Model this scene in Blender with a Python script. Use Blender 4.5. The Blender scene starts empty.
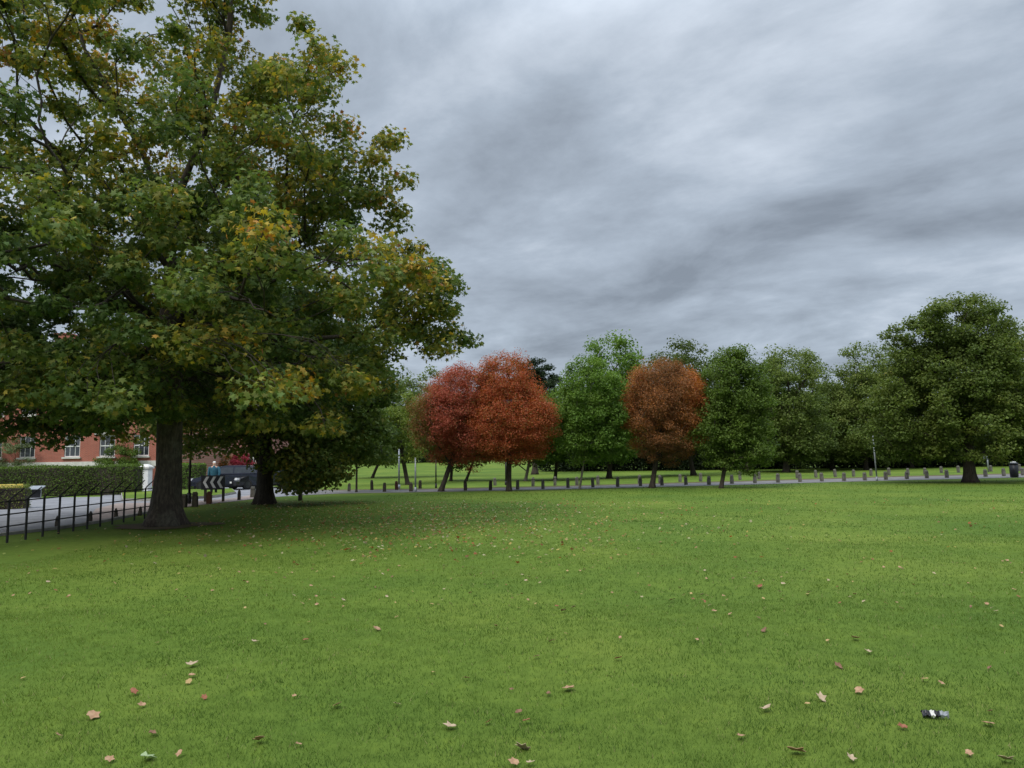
import bpy, bmesh, math, random
import numpy as np
from mathutils import Vector, Matrix, Euler
R = math.radians
random.seed(11)
rng = np.random.default_rng(11)
scn = bpy.context.scene
COL = scn.collection

# ------------------------------------------------------------------ camera
F = 711.0
cam_d = bpy.data.cameras.new('camera'); cam = bpy.data.objects.new('camera', cam_d); COL.objects.link(cam)
cam_d.sensor_width = 36; cam_d.lens = 36 * F / 1024; cam_d.clip_end = 5000; cam_d.clip_start = .05
CH = 1.7
CM = Matrix.Translation((0, 0, CH)) @ Matrix.Rotation(R(90 + 5.86), 4, 'X') @ Matrix.Rotation(R(-0.9), 4, 'Z')
cam.matrix_world = CM
scn.camera = cam
C3 = CM.to_3x3()

def ray(px, py):
    return (C3 @ Vector(((px - 512) / F, -(py - 384) / F, -1.0)))
def sstep(a, b, x):
    t = np.clip((x - a) / (b - a), 0, 1); return t * t * (3 - 2 * t)
def hgt(x, y):
    x = np.asarray(x, float); y = np.asarray(y, float)
    near = 1 - sstep(24, 30, y)
    near = near * (1 - sstep(-6.5, -8.5, x) * sstep(9, 13, y))
    z = near * (.018 * np.sin(x * 1.7 + y * .9) + .016 * np.sin(x * .8 - y * 1.9 + 1.3) + .012 * np.sin(x * 2.9 + 2) * np.sin(y * 3.1) + .02 * np.sin(x * .31 + y * .43) + .006 * np.sin(x * 7.1 + y * 2.2) * np.sin(y * 6.3 - x))
    z = z + .75 * sstep(75, 115, y) + 3.6 * sstep(105, 175, y) * np.exp(-((x - 0) / 16.0) ** 2)
    return z
def G(px, py):
    d = ray(px, py); t = -CH / d.z
    for _ in range(3):
        p = Vector((0, 0, CH)) + d * t
        t = (float(hgt(p.x, p.y)) - CH) / d.z
    p = Vector((0, 0, CH)) + d * t
    return Vector((p.x, p.y, float(hgt(p.x, p.y))))
def PD(px, py, Y):
    d = ray(px, py); return Vector((0, 0, CH)) + d * (Y / d.y)

# ------------------------------------------------------------------ tags
def tag(o, label=None, cat=None, group=None, kind=None):
    if label: o['label'] = label
    if cat: o['category'] = cat
    if group: o['group'] = group
    if kind: o['kind'] = kind
    return o
def empty(name, loc=(0, 0, 0), rz=0):
    o = bpy.data.objects.new(name, None); COL.objects.link(o)
    o.location = loc; o.rotation_euler = (0, 0, rz); o.empty_display_size = .2
    return o
def copy_tree(o, parent=None):
    c = o.copy(); COL.objects.link(c)
    c.parent = parent
    for ch in list(o.children): copy_tree(ch, c)
    return c

# ------------------------------------------------------------------ materials
def newmat(name):
    m = bpy.data.materials.new(name); m.use_nodes = True
    nt = m.node_tree; b = nt.nodes['Principled BSDF']
    return m, nt, b
def noise(nt, scale, detail=4, rough=.6, coord='Object', dist=0.0, sc=None):
    tc = nt.nodes.new('ShaderNodeTexCoord'); n = nt.nodes.new('ShaderNodeTexNoise')
    n.inputs['Scale'].default_value = scale; n.inputs['Detail'].default_value = detail
    n.inputs['Roughness'].default_value = rough; n.inputs['Distortion'].default_value = dist
    if sc:
        mp = nt.nodes.new('ShaderNodeMapping'); mp.inputs['Scale'].default_value = sc
        nt.links.new(tc.outputs[coord], mp.inputs[0]); nt.links.new(mp.outputs[0], n.inputs['Vector'])
    else:
        nt.links.new(tc.outputs[coord], n.inputs['Vector'])
    return n
def ramp(nt, src, stops):
    r = nt.nodes.new('ShaderNodeValToRGB'); e = r.color_ramp.elements
    while len(e) < len(stops): e.new(.5)
    for i, (p, c) in enumerate(stops):
        e[i].position = p; e[i].color = (*c, 1) if len(c) == 3 else c
    nt.links.new(src, r.inputs[0]); return r
def bump(nt, b, src, strength, dist=.02):
    k = nt.nodes.new('ShaderNodeBump'); k.inputs['Strength'].default_value = strength; k.inputs['Distance'].default_value = dist
    nt.links.new(src, k.inputs['Height']); nt.links.new(k.outputs[0], b.inputs['Normal'])
def nmat(name, c1, c2, scale=6, rough=.8, bmp=.3, dist=.02, sc=None, detail=5, metal=0, lo=.3, hi=.7, spec=.3):
    m, nt, b = newmat(name)
    n = noise(nt, scale, detail, sc=sc); r = ramp(nt, n.outputs[0], [(lo, c1), (hi, c2)])
    nt.links.new(r.outputs[0], b.inputs['Base Color'])
    b.inputs['Roughness'].default_value = rough; b.inputs['Metallic'].default_value = metal
    b.inputs['Specular IOR Level'].default_value = spec
    if bmp: bump(nt, b, n.outputs[0], bmp, dist)
    return m
def leafmat(name='leaf', trans=.38, rough=.6, spec=.16):
    m, nt, b = newmat(name)
    a = nt.nodes.new('ShaderNodeAttribute'); a.attribute_name = 'leafcol'
    nt.links.new(a.outputs['Color'], b.inputs['Base Color'])
    b.inputs['Roughness'].default_value = rough; b.inputs['Specular IOR Level'].default_value = spec
    t = nt.nodes.new('ShaderNodeBsdfTranslucent'); hs = nt.nodes.new('ShaderNodeHueSaturation')
    hs.inputs['Value'].default_value = 1.25; hs.inputs['Saturation'].default_value = 1.1
    nt.links.new(a.outputs['Color'], hs.inputs['Color']); nt.links.new(hs.outputs[0], t.inputs['Color'])
    mx = nt.nodes.new('ShaderNodeMixShader'); mx.inputs[0].default_value = trans
    nt.links.new(b.outputs[0], mx.inputs[1]); nt.links.new(t.outputs[0], mx.inputs[2])
    nt.links.new(mx.outputs[0], nt.nodes['Material Output'].inputs['Surface'])
    return m
M = {}
M['leaf'] = leafmat()
M['blade'] = leafmat('grass_blade', .4, .65, .1)
def barkmat():
    m, nt, b = newmat('bark')
    n = noise(nt, 6, 9, .7, sc=(3.0, 3.0, .7)); r = ramp(nt, n.outputs[0], [(.3, (.02, .014, .01)), (.5, (.065, .048, .036)), (.7, (.15, .12, .09))])
    n2 = noise(nt, 1.3, 6, .7); r2 = ramp(nt, n2.outputs[0], [(.52, (0, 0, 0)), (.66, (1, 1, 1))])
    mx = nt.nodes.new('ShaderNodeMix'); mx.data_type = 'RGBA'; nt.links.new(r2.outputs[0], mx.inputs[0])
    nt.links.new(r.outputs[0], mx.inputs[6]); mx.inputs[7].default_value = (.17, .17, .12, 1)
    mr = nt.nodes.new('ShaderNodeMix'); mr.data_type = 'RGBA'; mr.inputs[0].default_value = .55
    nt.links.new(r.outputs[0], mr.inputs[6]); nt.links.new(mx.outputs[2], mr.inputs[7]); nt.links.new(mr.outputs[2], b.inputs['Base Color'])
    b.inputs['Roughness'].default_value = .95; bump(nt, b, n.outputs[0], 1.0, .07); return m
M['bark'] = barkmat()
M['bark_dark'] = nmat('bark_dark', (.022, .017, .013), (.07, .056, .043), 6, .9, .8, .03, sc=(3, 3, .8), detail=6)
M['bark_pale'] = nmat('bark_pale', (.09, .08, .065), (.2, .18, .15), 6, .9, .6, .02, sc=(2, 2, .8), detail=6)
M['wood'] = nmat('weathered_wood', (.06, .055, .045), (.2, .19, .16), 6, .9, .5, .01, sc=(2.5, 2.5, .6))
M['wood_dark'] = nmat('dark_wood', (.03, .026, .02), (.09, .075, .055), 9, .9, .5, .01, sc=(2.5, 2.5, .6))
M['wood_rust'] = nmat('red_brown_wood', (.08, .035, .02), (.16, .075, .045), 9, .9, .5, .01, sc=(2.5, 2.5, .6))
M['iron'] = nmat('black_iron', (.008, .008, .009), (.025, .023, .022), 20, .55, .1, .004)
M['galv'] = nmat('galvanised_steel', (.22, .24, .26), (.34, .36, .38), 14, .5, .05, .004, metal=.4)
M['black'] = nmat('black_plastic', (.01, .01, .012), (.02, .02, .024), 14, .4, .05, .004)
M['white'] = nmat('white_paint', (.62, .62, .6), (.8, .8, .78), 5, .6, .1, .004)
M['stone'] = nmat('pale_stone', (.5, .49, .45), (.68, .66, .62), 5, .8, .2, .01)
M['yellow'] = nmat('yellow_paint', (.68, .52, .1), (.82, .68, .22), 4, .5, .1, .004)
M['glass'] = nmat('dark_glass', (.02, .025, .03), (.05, .055, .065), 2, .08, 0, spec=.8)
M['skyglass'] = nmat('car_glass', (.05, .06, .07), (.09, .1, .12), 2, .05, 0, spec=1.0)
M['navy'] = nmat('dark_car_paint', (.006, .008, .02), (.01, .012, .03), 3, .22, 0, spec=.7)
M['blackpaint'] = nmat('black_car_paint', (.006, .006, .008), (.01, .01, .012), 3, .2, 0, spec=.7)
M['rubber'] = nmat('rubber', (.012, .012, .012), (.022, .022, .022), 20, .85, .1, .004)
M['rim'] = nmat('alloy', (.05, .05, .055), (.09, .09, .095), 8, .3, 0, metal=.8)
M['lamp'] = nmat('lamp_lens', (.5, .5, .52), (.7, .7, .72), 8, .15, 0, spec=.8)
M['redlens'] = nmat('red_lens', (.2, .01, .01), (.3, .02, .02), 8, .2, 0)
M['skin'] = nmat('skin', (.5, .3, .22), (.6, .38, .29), 8, .55, 0)
M['hair'] = nmat('white_hair', (.45, .44, .42), (.65, .64, .62), 30, .7, .3, .01)
M['jacket'] = nmat('teal_jacket', (.015, .07, .11), (.03, .11, .16), 8, .8, .2, .01)
M['trousers'] = nmat('dark_trousers', (.015, .016, .025), (.03, .03, .045), 8, .85, .2, .01)
M['tarmac'] = nmat('tarmac', (.15, .15, .16), (.23, .23, .24), 1.2, .85, .1, .004, detail=9, lo=.35, hi=.65)
M['path'] = nmat('path_asphalt', (.1, .097, .095), (.19, .18, .175), 1.5, .85, .1, .004, detail=9)
M['pink'] = nmat('pink_pavement', (.2, .155, .135), (.3, .24, .215), 1.5, .85, .1, .004, detail=9)
M['kerb'] = nmat('kerb_stone', (.2, .19, .17), (.34, .32, .29), 4, .85, .2, .004)
M['dirt'] = nmat('leaf_strewn_verge', (.05, .05, .02), (.12, .08, .045), 2.5, .95, .4, .02, detail=9)
M['slate'] = nmat('slate_roof', (.07, .06, .06), (.13, .11, .1), 3, .8, .3, .02, sc=(1, 1, 5))

# brick
def brickmat(name, a, c, mortar):
    m, nt, b = newmat(name)
    tc = nt.nodes.new('ShaderNodeTexCoord'); mp = nt.nodes.new('ShaderNodeMapping')
    mp.inputs['Rotation'].default_value = (R(90), 0, 0)
    br = nt.nodes.new('ShaderNodeTexBrick'); br.inputs['Color1'].default_value = (*a, 1); br.inputs['Color2'].default_value = (*c, 1)
    br.inputs['Mortar'].default_value = (*mortar, 1); br.inputs['Scale'].default_value = 1
    br.inputs['Brick Width'].default_value = .225; br.inputs['Row Height'].default_value = .075; br.inputs['Mortar Size'].default_value = .008
    nt.links.new(tc.outputs['Object'], mp.inputs[0]); nt.links.new(mp.outputs[0], br.inputs['Vector'])
    n = noise(nt, .8, 5); mix = nt.nodes.new('ShaderNodeMix'); mix.data_type = 'RGBA'; mix.blend_type = 'MULTIPLY'; mix.inputs[0].default_value = .5
    r = ramp(nt, n.outputs[0], [(.3, (.65, .62, .6)), (.7, (1, 1, 1))])
    nt.links.new(br.outputs[0], mix.inputs[6]); nt.links.new(r.outputs[0], mix.inputs[7]); nt.links.new(mix.outputs[2], b.inputs['Base Color'])
    b.inputs['Roughness'].default_value = .9
    return m
M['brick'] = brickmat('red_brick', (.42, .11, .07), (.34, .085, .055), (.36, .24, .19))
M['brick_pink'] = brickmat('pink_brick', (.36, .13, .11), (.3, .1, .085), (.34, .27, .25))

# lawn: large patches, mowing streaks, fine speckle
def lawnmat():
    m, nt, b = newmat('lawn')
    n1 = noise(nt, .22, 5, .6); r1 = ramp(nt, n1.outputs[0], [(.3, (.07, .124, .018)), (.5, (.1, .153, .022)), (.7, (.142, .188, .03))])
    n2 = noise(nt, 5.5, 8, .75); r2 = ramp(nt, n2.outputs[0], [(.25, (.5, .55, .4)), (.55, (1, 1, 1)), (.8, (1.35, 1.2, .9))])
    mx = nt.nodes.new('ShaderNodeMix'); mx.data_type = 'RGBA'; mx.blend_type = 'MULTIPLY'; mx.inputs[0].default_value = .8
    nt.links.new(r1.outputs[0], mx.inputs[6]); nt.links.new(r2.outputs[0], mx.inputs[7])
    nt.links.new(mx.outputs[2], b.inputs['Base Color'])
    b.inputs['Roughness'].default_value = .9; b.inputs['Specular IOR Level'].default_value = .1
    n3 = noise(nt, 14, 8, .8); bump(nt, b, n3.outputs[0], .6, .04)
    return m
M['lawn'] = lawnmat()

# ------------------------------------------------------------------ mesh helpers
def link_mesh(name, me, mat, parent=None):
    me.materials.append(mat) if mat else None
    o = bpy.data.objects.new(name, me); COL.objects.link(o); o.parent = parent
    return o
def np_mesh(name, V, faces_idx, k, mat, parent=None, cols=None, smooth=False):
    """V (n,3); faces_idx flat loop indices with k verts per face"""
    me = bpy.data.meshes.new(name)
    nf = len(faces_idx) // k
    me.vertices.add(len(V)); me.vertices.foreach_set('co', np.ascontiguousarray(V, np.float32).ravel())
    me.loops.add(len(faces_idx)); me.loops.foreach_set('vertex_index', np.ascontiguousarray(faces_idx, np.int32))
    me.polygons.add(nf); me.polygons.foreach_set('loop_start', np.arange(0, nf * k, k, dtype=np.int32))
    if smooth: me.polygons.foreach_set('use_smooth', np.ones(nf, bool))
    if cols is not None:
        at = me.attributes.new('leafcol', 'FLOAT_COLOR', 'POINT')
        at.data.foreach_set('color', np.ascontiguousarray(np.concatenate([cols, np.ones((len(cols), 1))], 1), np.float32).ravel())
    me.update(calc_edges=True)
    return link_mesh(name, me, mat, parent)
class MB:
    def __init__(s): s.v = []; s.f = []
    def box(s, x0, x1, y0, y1, z0, z1, taper=0):
        n = len(s.v); t = taper
        s.v += [(x0, y0, z0), (x1, y0, z0), (x1, y1, z0), (x0, y1, z0), (x0 + t, y0 + t, z1), (x1 - t, y0 + t, z1), (x1 - t, y1 - t, z1), (x0 + t, y1 - t, z1)]
        s.f += [[n + i for i in q] for q in ((3, 2, 1, 0), (4, 5, 6, 7), (0, 1, 5, 4), (1, 2, 6, 5), (2, 3, 7, 6), (3, 0, 4, 7))]
        return s
    def tube(s, pts, rad, sides=8, cap=True):
        pts = [Vector(p) for p in pts]; rad = rad if isinstance(rad, (list, tuple)) else [rad] * len(pts)
        n = len(s.v); u = None
        for i, p in enumerate(pts):
            t = (pts[min(i + 1, len(pts) - 1)] - pts[max(i - 1, 0)])
            t = t.normalized() if t.length > 1e-9 else Vector((0, 0, 1))
            if u is None:
                u = t.orthogonal().normalized()
            u = (u - t * u.dot(t)); u = u.normalized() if u.length > 1e-6 else t.orthogonal().normalized()
            w = t.cross(u)
            for k in range(sides):
                a = 2 * math.pi * k / sides
                s.v.append(tuple(p + (u * math.cos(a) + w * math.sin(a)) * rad[i]))
        for i in range(len(pts) - 1):
            for k in range(sides):
                k2 = (k + 1) % sides
                s.f.append([n + i * sides + k, n + i * sides + k2, n + (i + 1) * sides + k2, n + (i + 1) * sides + k])
        if cap:
            s.f.append([n + k for k in range(sides)][::-1]); s.f.append([n + (len(pts) - 1) * sides + k for k in range(sides)])
        return s
    def prism(s, outline, axis, a, b):
        """outline list of 2D, extruded along axis ('x','y','z') from a to b"""
        n = len(s.v); m = len(outline)
        for q in (a, b):
            for (u, w) in outline:
                s.v.append({'x': (q, u, w), 'y': (u, q, w), 'z': (u, w, q)}[axis])
        for k in range(m):
            k2 = (k + 1) % m
            s.f.append([n + k, n + k2, n + m + k2, n + m + k])
        s.f.append([n + k for k in range(m)][::-1]); s.f.append([n + m + k for k in range(m)])
        return s
    def build(s, name, mat, parent=None, smooth=False, bevel=0):
        me = bpy.data.meshes.new(name); me.from_pydata(s.v, [], s.f)
        bm = bmesh.new(); bm.from_mesh(me); bmesh.ops.recalc_face_normals(bm, faces=bm.faces)
        if bevel:
            bmesh.ops.bevel(bm, geom=bm.edges[:], offset=bevel, segments=2, affect='EDGES')
        bm.to_mesh(me); bm.free()
        if smooth:
            for p in me.polygons: p.use_smooth = True
        me.update(); return link_mesh(name, me, mat, parent)

# ------------------------------------------------------------------ foliage
def leaf_tpl(kind):
    if kind == 'maple':
        out = [(0, 0), (-.42, .08), (-.24, .3), (-.55, .62), (-.17, .58), (0, 1.0), (.17, .58), (.55, .62), (.24, .3), (.42, .08)]
        v = [(0, .36, .03)] + [(x, y, -.10 * (abs(x) * 2) ** 1.5 - .06 * max(0, y - .5)) for x, y in out]
        t = []
        for i in range(10): t += [0, 1 + i, 1 + (i + 1) % 10]
        return np.array(v), np.array(t), 3
    if kind == 'lobed':
        v = [(0, 0, 0), (.42, .3, -.05), (.2, .55, 0), (0, 1, -.1), (-.2, .55, 0), (-.42, .3, -.05)]
        return np.array(v, float), np.array([0, 1, 2, 0, 2, 4, 2, 3, 4, 0, 4, 5]), 3
    v = [(0, 0, 0), (.33, .45, .04), (0, 1, -.05), (-.33, .45, .04)]
    return np.array(v, float), np.array([0, 1, 2, 3]), 4
def unit(a): return a / np.maximum(np.linalg.norm(a, axis=1, keepdims=True), 1e-9)
def snoise(P, f, seed):
    r = np.random.default_rng(seed); s = 0
    for k in range(5):
        d = unit(r.normal(size=(1, 3)))[0] * f * (1 + .5 * k)
        s = s + np.sin(P @ d + r.uniform(0, 6.28)) / (1 + .35 * k)
    return s / 3.2
def colramp(t, stops):
    ps = [s[0] for s in stops]
    return np.stack([np.interp(t, ps, [s[1][i] for s in stops]) for i in range(3)], 1)
def scatter_leaves(name, P, N, size, kind, cols, parent, mat, up=None):
    n = len(P); tv, tf, k = leaf_tpl(kind); m = len(tv)
    T = unit(np.cross(N, rng.normal(size=(n, 3)))); B = np.cross(N, T)
    # tip points down-ish
    s = size[:, None, None]
    V = P[:, None, :] + s * (tv[None, :, 0:1] * T[:, None, :] + (tv[None, :, 1:2] - .4) * B[:, None, :] + tv[None, :, 2:3] * N[:, None, :])
    idx = (tf[None, :] + (np.arange(n) * m)[:, None]).ravel()
    return np_mesh(name, V.reshape(-1, 3), idx, k, mat, parent, np.repeat(cols, m, 0))

def make_tree(name, label, base, trunk_pts, trunk_r, blobs, nclump, perclump, rc, leaf, kind, stops, cat='tree', group=None,
              limbs=(), tone_f=.5, tone_amp=.22, tone0=.4, tone_fn=None, jit=.1, bark='bark_dark', flat=.6, subt=0, tubes=5,
              bias=2.0, flare=1.6, minz=None, leaf_var=.3, seed=1, branch_scale=1.0, up=.55, step=.6, droop=0.0, lumps=0.0, amin=None, mind=.45):
    """everything relative to base (world)"""
    global rng
    rng = np.random.default_rng(seed)
    root = empty(name, base); tag(root, label, cat, group)
    base = np.array(base)
    bl = np.array([[*(np.array(b[0]) - base), *b[1]] for b in blobs])
    w = bl[:, 3] * bl[:, 4] * bl[:, 5]; 
    if len(blobs[0]) > 2: w = w * np.array([b[2] for b in blobs])
    w = w / w.sum()
    C = []
    tries = 0
    while len(C) < nclump and tries < nclump * 60:
        tries += 1
        i = rng.choice(len(bl), p=w); d = rng.normal(size=3); d /= np.linalg.norm(d)
        p = bl[i, :3] + d * bl[i, 3:] * rng.uniform() ** (1 / (3 * bias)) 
        if lumps: p = p + d * lumps * snoise(d[None] * 3, 1.0, seed + i)[0]
        if minz is not None and p[2] < minz + rc * .5: continue
        if tries < nclump * 30 and C:
            dd = np.min(np.linalg.norm(np.array(C) - p, axis=1))
            if dd < rc * mind: continue
        C.append(p)
    C = np.array(C)
    # ---- skeleton
    nodes = [np.array(p, float) - base for p in trunk_pts]
    par = [-1] + list(range(len(nodes) - 1)); plen = [0]
    for i in range(1, len(nodes)): plen.append(plen[-1] + np.linalg.norm(nodes[i] - nodes[i - 1]))
    ntr = len(nodes); use = [0.0] * ntr
    def addpath(a, t, bend=.25):
        d = t - nodes[a]; L = np.linalg.norm(d)
        if L < .15: use[a] += 1; return a
        k = max(1, int(L / step)); pd = nodes[a] - nodes[par[a]] if par[a] >= 0 else np.array([0, 0, 1.])
        pd = pd / (np.linalg.norm(pd) + 1e-9)
        c = nodes[a] + pd * L * .3 + d * .25 + np.array([0, 0, .12 * L])
        prev = a
        for j in range(1, k + 1):
            u = j / k; q = (1 - u) ** 2 * nodes[a] + 2 * u * (1 - u) * c + u * u * t
            if j < k: q = q + rng.normal(size=3) * .06 * step * 1.4
            nodes.append(q); par.append(prev); plen.append(plen[prev] + np.linalg.norm(q - nodes[prev])); use.append(0.0); prev = len(nodes) - 1
        return prev
    for lb in limbs:
        pts = [np.array(p, float) - base for p in lb]
        A = np.array(nodes); a = int(np.argmin(np.linalg.norm(A - pts[0], axis=1)))
        prev = a
        for q0, q1 in zip([nodes[a]] + pts[1:-1], pts[1:]):
            k = max(1, int(np.linalg.norm(q1 - q0) / step))
            for j in range(1, k + 1):
                q = q0 + (q1 - q0) * j / k + rng.normal(size=3) * .035
                nodes.append(q); par.append(prev); plen.append(plen[prev] + np.linalg.norm(q - nodes[prev])); use.append(0.0); prev = len(nodes) - 1
        use[prev] += 1
    fork = nodes[max(1, ntr // 3)]
    order = np.argsort(np.linalg.norm(C - fork, axis=1))
    zmin = amin if amin else (nodes[1][2] if ntr > 2 else 1)
    tips = []
    def attach(t, rest=0):
        A = np.array(nodes); d = np.linalg.norm(A - t, axis=1)
        cost = d + .33 * np.array(plen) + 2.0 * np.maximum(0, A[:, 2] - t[2] - .4 * d)
        cost[A[:, 2] < zmin] += 50
        a = int(np.argmin(cost)); e = addpath(a, t); use[e] += 1
        return e
    for i in order:
        e = attach(C[i]); tips.append(e)
    for i in order:
        for s in range(subt):
            attach(C[i] + rng.normal(size=3) * rc * np.array([.38, .38, .25]))
    n = len(nodes); acc = np.array(use)
    for i in range(n - 1, 0, -1): acc[par[i]] += acc[i]
    rad = np.maximum(acc, .7) ** .47
    rad = rad / rad[min(1, n - 1)] * trunk_r * branch_scale
    rmin = .006 if subt else .012
    rad = np.maximum(rad, rmin)
    # trunk mesh
    tp = np.array(nodes[:ntr]); Lz = np.linspace(0, 1, ntr)
    mb = MB(); fine = []; fr = []
    total = plen[ntr - 1]
    for i in range(ntr - 1):
        k = 6 if i == 0 else 3
        for j in range(k):
            u = j / k; fine.append(tp[i] * (1 - u) + tp[i + 1] * u); s = plen[i] + (plen[i + 1] - plen[i]) * u
            r0 = trunk_r if i == 0 else max(rad[i], trunk_r * .25); r1 = max(rad[i + 1], trunk_r * .25) if i > 0 else trunk_r
            r = r0 * (1 - u) + r1 * u
            fr.append(r * (1 + (flare - 1) * math.exp(-s / (trunk_r * 1.1))))
    fine.append(tp[-1]); fr.append(max(rad[ntr - 1], .02))
    fine[0] = fine[0] - np.array([0, 0, .12])
    sides = 20 if trunk_r > .2 else 10
    mb.tube(fine, fr, sides)
    vv = []
    for j, v in enumerate(mb.v):
        ring = j // sides; a = j % sides / sides * 6.283; c = np.array(fine[min(ring, len(fine) - 1)]); v = np.array(v)
        s = max(0, v[2]); k = 1 + (.26 * math.exp(-s / .35) * math.sin(5 * a + seed) + .05 * math.sin(3 * a + v[2] * 1.5) + .03 * math.sin(7 * a + v[2] * 3))
        d = v - c; d[:2] *= k; vv.append(tuple(c + d))
    mb.v = vv
    mb.build('trunk', M[bark], root, smooth=True)
    # branches
    kids = [[] for _ in range(n)]
    for i in range(1, n): kids[par[i]].append(i)
    mb = MB(); stack = []
    for i in range(ntr):
        for c in kids[i]:
            if c >= ntr: stack.append((i, c))
    while stack:
        a, c = stack.pop(); pts = [nodes[a]]; rr = [min(rad[c] * 1.15, rad[a])]
        while True:
            pts.append(nodes[c]); rr.append(rad[c])
            ks = kids[c]
            if not ks: break
            ks = sorted(ks, key=lambda q: -acc[q])
            for q in ks[1:]: stack.append((c, q))
            c = ks[0]
        rr[-1] = max(rr[-1] * .5, .004)
        mb.tube(pts, rr, tubes if rr[0] < .08 else tubes + 3, cap=False)
    if mb.v: mb.build('branches', M['bark_dark' if bark == 'bark' else bark], root, smooth=True)
    # leaves
    nc = len(C); mtot = nc * perclump
    ci = np.repeat(np.arange(nc), perclump)
    cs = rng.uniform(.7, 1.3, nc)[ci]
    d = unit(rng.normal(size=(mtot, 3))); rr = rng.uniform(size=mtot) ** .5
    d[:, 2] = np.where(d[:, 2] < 0, d[:, 2] * .65, d[:, 2])
    off = d * (rr * cs * rc)[:, None]; off[:, 2] *= flat
    if droop: off[:, 2] -= droop * (off[:, 0] ** 2 + off[:, 1] ** 2) / rc
    P = C[ci] + off
    if minz is not None:
        ok = P[:, 2] > minz; P = P[ok]; d = d[ok]; ci = ci[ok]
    N = unit(np.array([0, 0, up]) + .5 * d + .55 * rng.normal(size=(len(P), 3)))
    sz = leaf * rng.uniform(1 - leaf_var, 1 + leaf_var, len(P))
    tone = tone0 + tone_amp * snoise(C, tone_f, seed + 5) + rng.normal(size=nc) * tone_amp * .35
    if tone_fn is not None: tone = tone + tone_fn(C + base)
    t = tone[ci] + rng.normal(size=len(P)) * jit
    cols = colramp(t, stops) * rng.uniform(.78, 1.22, len(P))[:, None]
    scatter_leaves('crown', P, N, sz, kind, cols, root, M['leaf'])
    return root

def px_blobs(Y, lst, fy=1.0):
    out = []
    for b in lst:
        cx, cy, rx, ry = b[:4]; dy = b[4] if len(b) > 4 else 0; wt = b[5] if len(b) > 5 else 1
        c = PD(cx, cy, Y + dy); m = (Y + dy) / F * 1.0
        out.append(((c.x, c.y, c.z), (rx * m, rx * m * fy, ry * m), wt))
    return out

# ------------------------------------------------------------------ ground
def axis(a, b, step, far_lo, far_hi, g=1.25):
    xs = list(np.arange(a, b + 1e-6, step)); s = step; x = b
    while x < far_hi: s *= g; x += s; xs.append(x)
    s = step; x = a; lo = []
    while x > far_lo: s *= g; x -= s; lo.append(x)
    return np.array(lo[::-1] + xs)
xs = axis(-22, 22, .28, -1800, 1800, 1.18); ys = axis(2, 32, .28, -200, 2500, 1.14)
X, Y = np.meshgrid(xs, ys); Z = hgt(X, Y)
nx, ny = len(xs), len(ys)
V = np.stack([X.ravel(), Y.ravel(), Z.ravel()], 1)
i = np.arange(nx - 1)[None] + (np.arange(ny - 1) * nx)[:, None]
Fq = np.stack([i, i + 1, i + nx + 1, i + nx], -1).ravel()
g = np_mesh('ground', V, Fq, 4, M['lawn'], smooth=True); tag(g, kind='structure')

def sheet(name, pxs, mat, z, kind='structure'):
    pts = [G(*p) if not isinstance(p, Vector) else p for p in pxs]
    bm = bmesh.new(); vs = [bm.verts.new((p.x, p.y, z)) for p in pts]
    f = bm.faces.new(vs); bm.normal_update()
    if f.normal.z < 0: f.normal_flip()
    bmesh.ops.triangulate(bm, faces=[f])
    me = bpy.data.meshes.new(name); bm.to_mesh(me); bm.free()
    o = link_mesh(name, me, mat); tag(o, kind=kind); return o
def strip(name, near, far, mat, z):
    a = [G(*p) for p in near]; b = [G(*p) for p in far]
    a.append(a[-1] + (a[-1] - a[-2]).normalized() * 60); b.append(b[-1] + (b[-1] - b[-2]).normalized() * 60)
    v = [(p.x, p.y, z + max(0, float(hgt(p.x, p.y)))) for p in a + b]; n = len(a)
    f = [[i, i + 1, n + i + 1, n + i] for i in range(n - 1)]
    me = bpy.data.meshes.new(name); me.from_pydata(v, [], f); me.update()
    return tag(link_mesh(name, me, mat), kind='structure')
near = [(300, 495.6), (340, 493.8), (440, 492), (540, 490), (640, 487.5), (740, 485), (840, 482.1), (900, 480.5), (1024, 477.6)]
far = [(300, 490.5), (340, 490.8), (440, 489.6), (540, 487.6), (640, 484.8), (740, 482), (840, 479), (900, 477.2), (1024, 474.2)]
strip('verge', [(x, y - 2) for x, y in near], [(x, y - 1.1) for x, y in far], M['dirt'], .006)
strip('path', near, far, M['path'], .014)
sheet('road', [(-320, 590), (-120, 553), (0, 535), (57, 528.5), (100, 522), (148, 512.5), (200, 505.3), (240, 501), (262, 498), (300, 495.6), (300, 490.5), (300, 487.5), (262, 486.6), (200, 487.2), (120, 489), (100, 497), (0, 498.5), (-160, 501), (-320, 504)], M['tarmac'], .010)
sheet('pavement', [(84, 524), (100, 522), (148, 512.5), (200, 505.3), (240, 501), (262, 498), (255, 494.5), (236, 498), (215, 500), (180, 502.5), (118, 503.5), (96, 509)], M['pink'], .015)
c_ = G(165, 526); rs = np.random.default_rng(4)
me_pts = [Vector((c_.x + math.cos(a_) * 1.35 * (1 + .18 * math.sin(3 * a_) + .1 * math.sin(7 * a_ + 1)), c_.y + math.sin(a_) * 1.05 * (1 + .15 * math.sin(4 * a_)), 0)) for a_ in np.linspace(0, 6.2, 40)]
sheet('bare_soil', me_pts, M['dirt'], .02)
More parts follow.
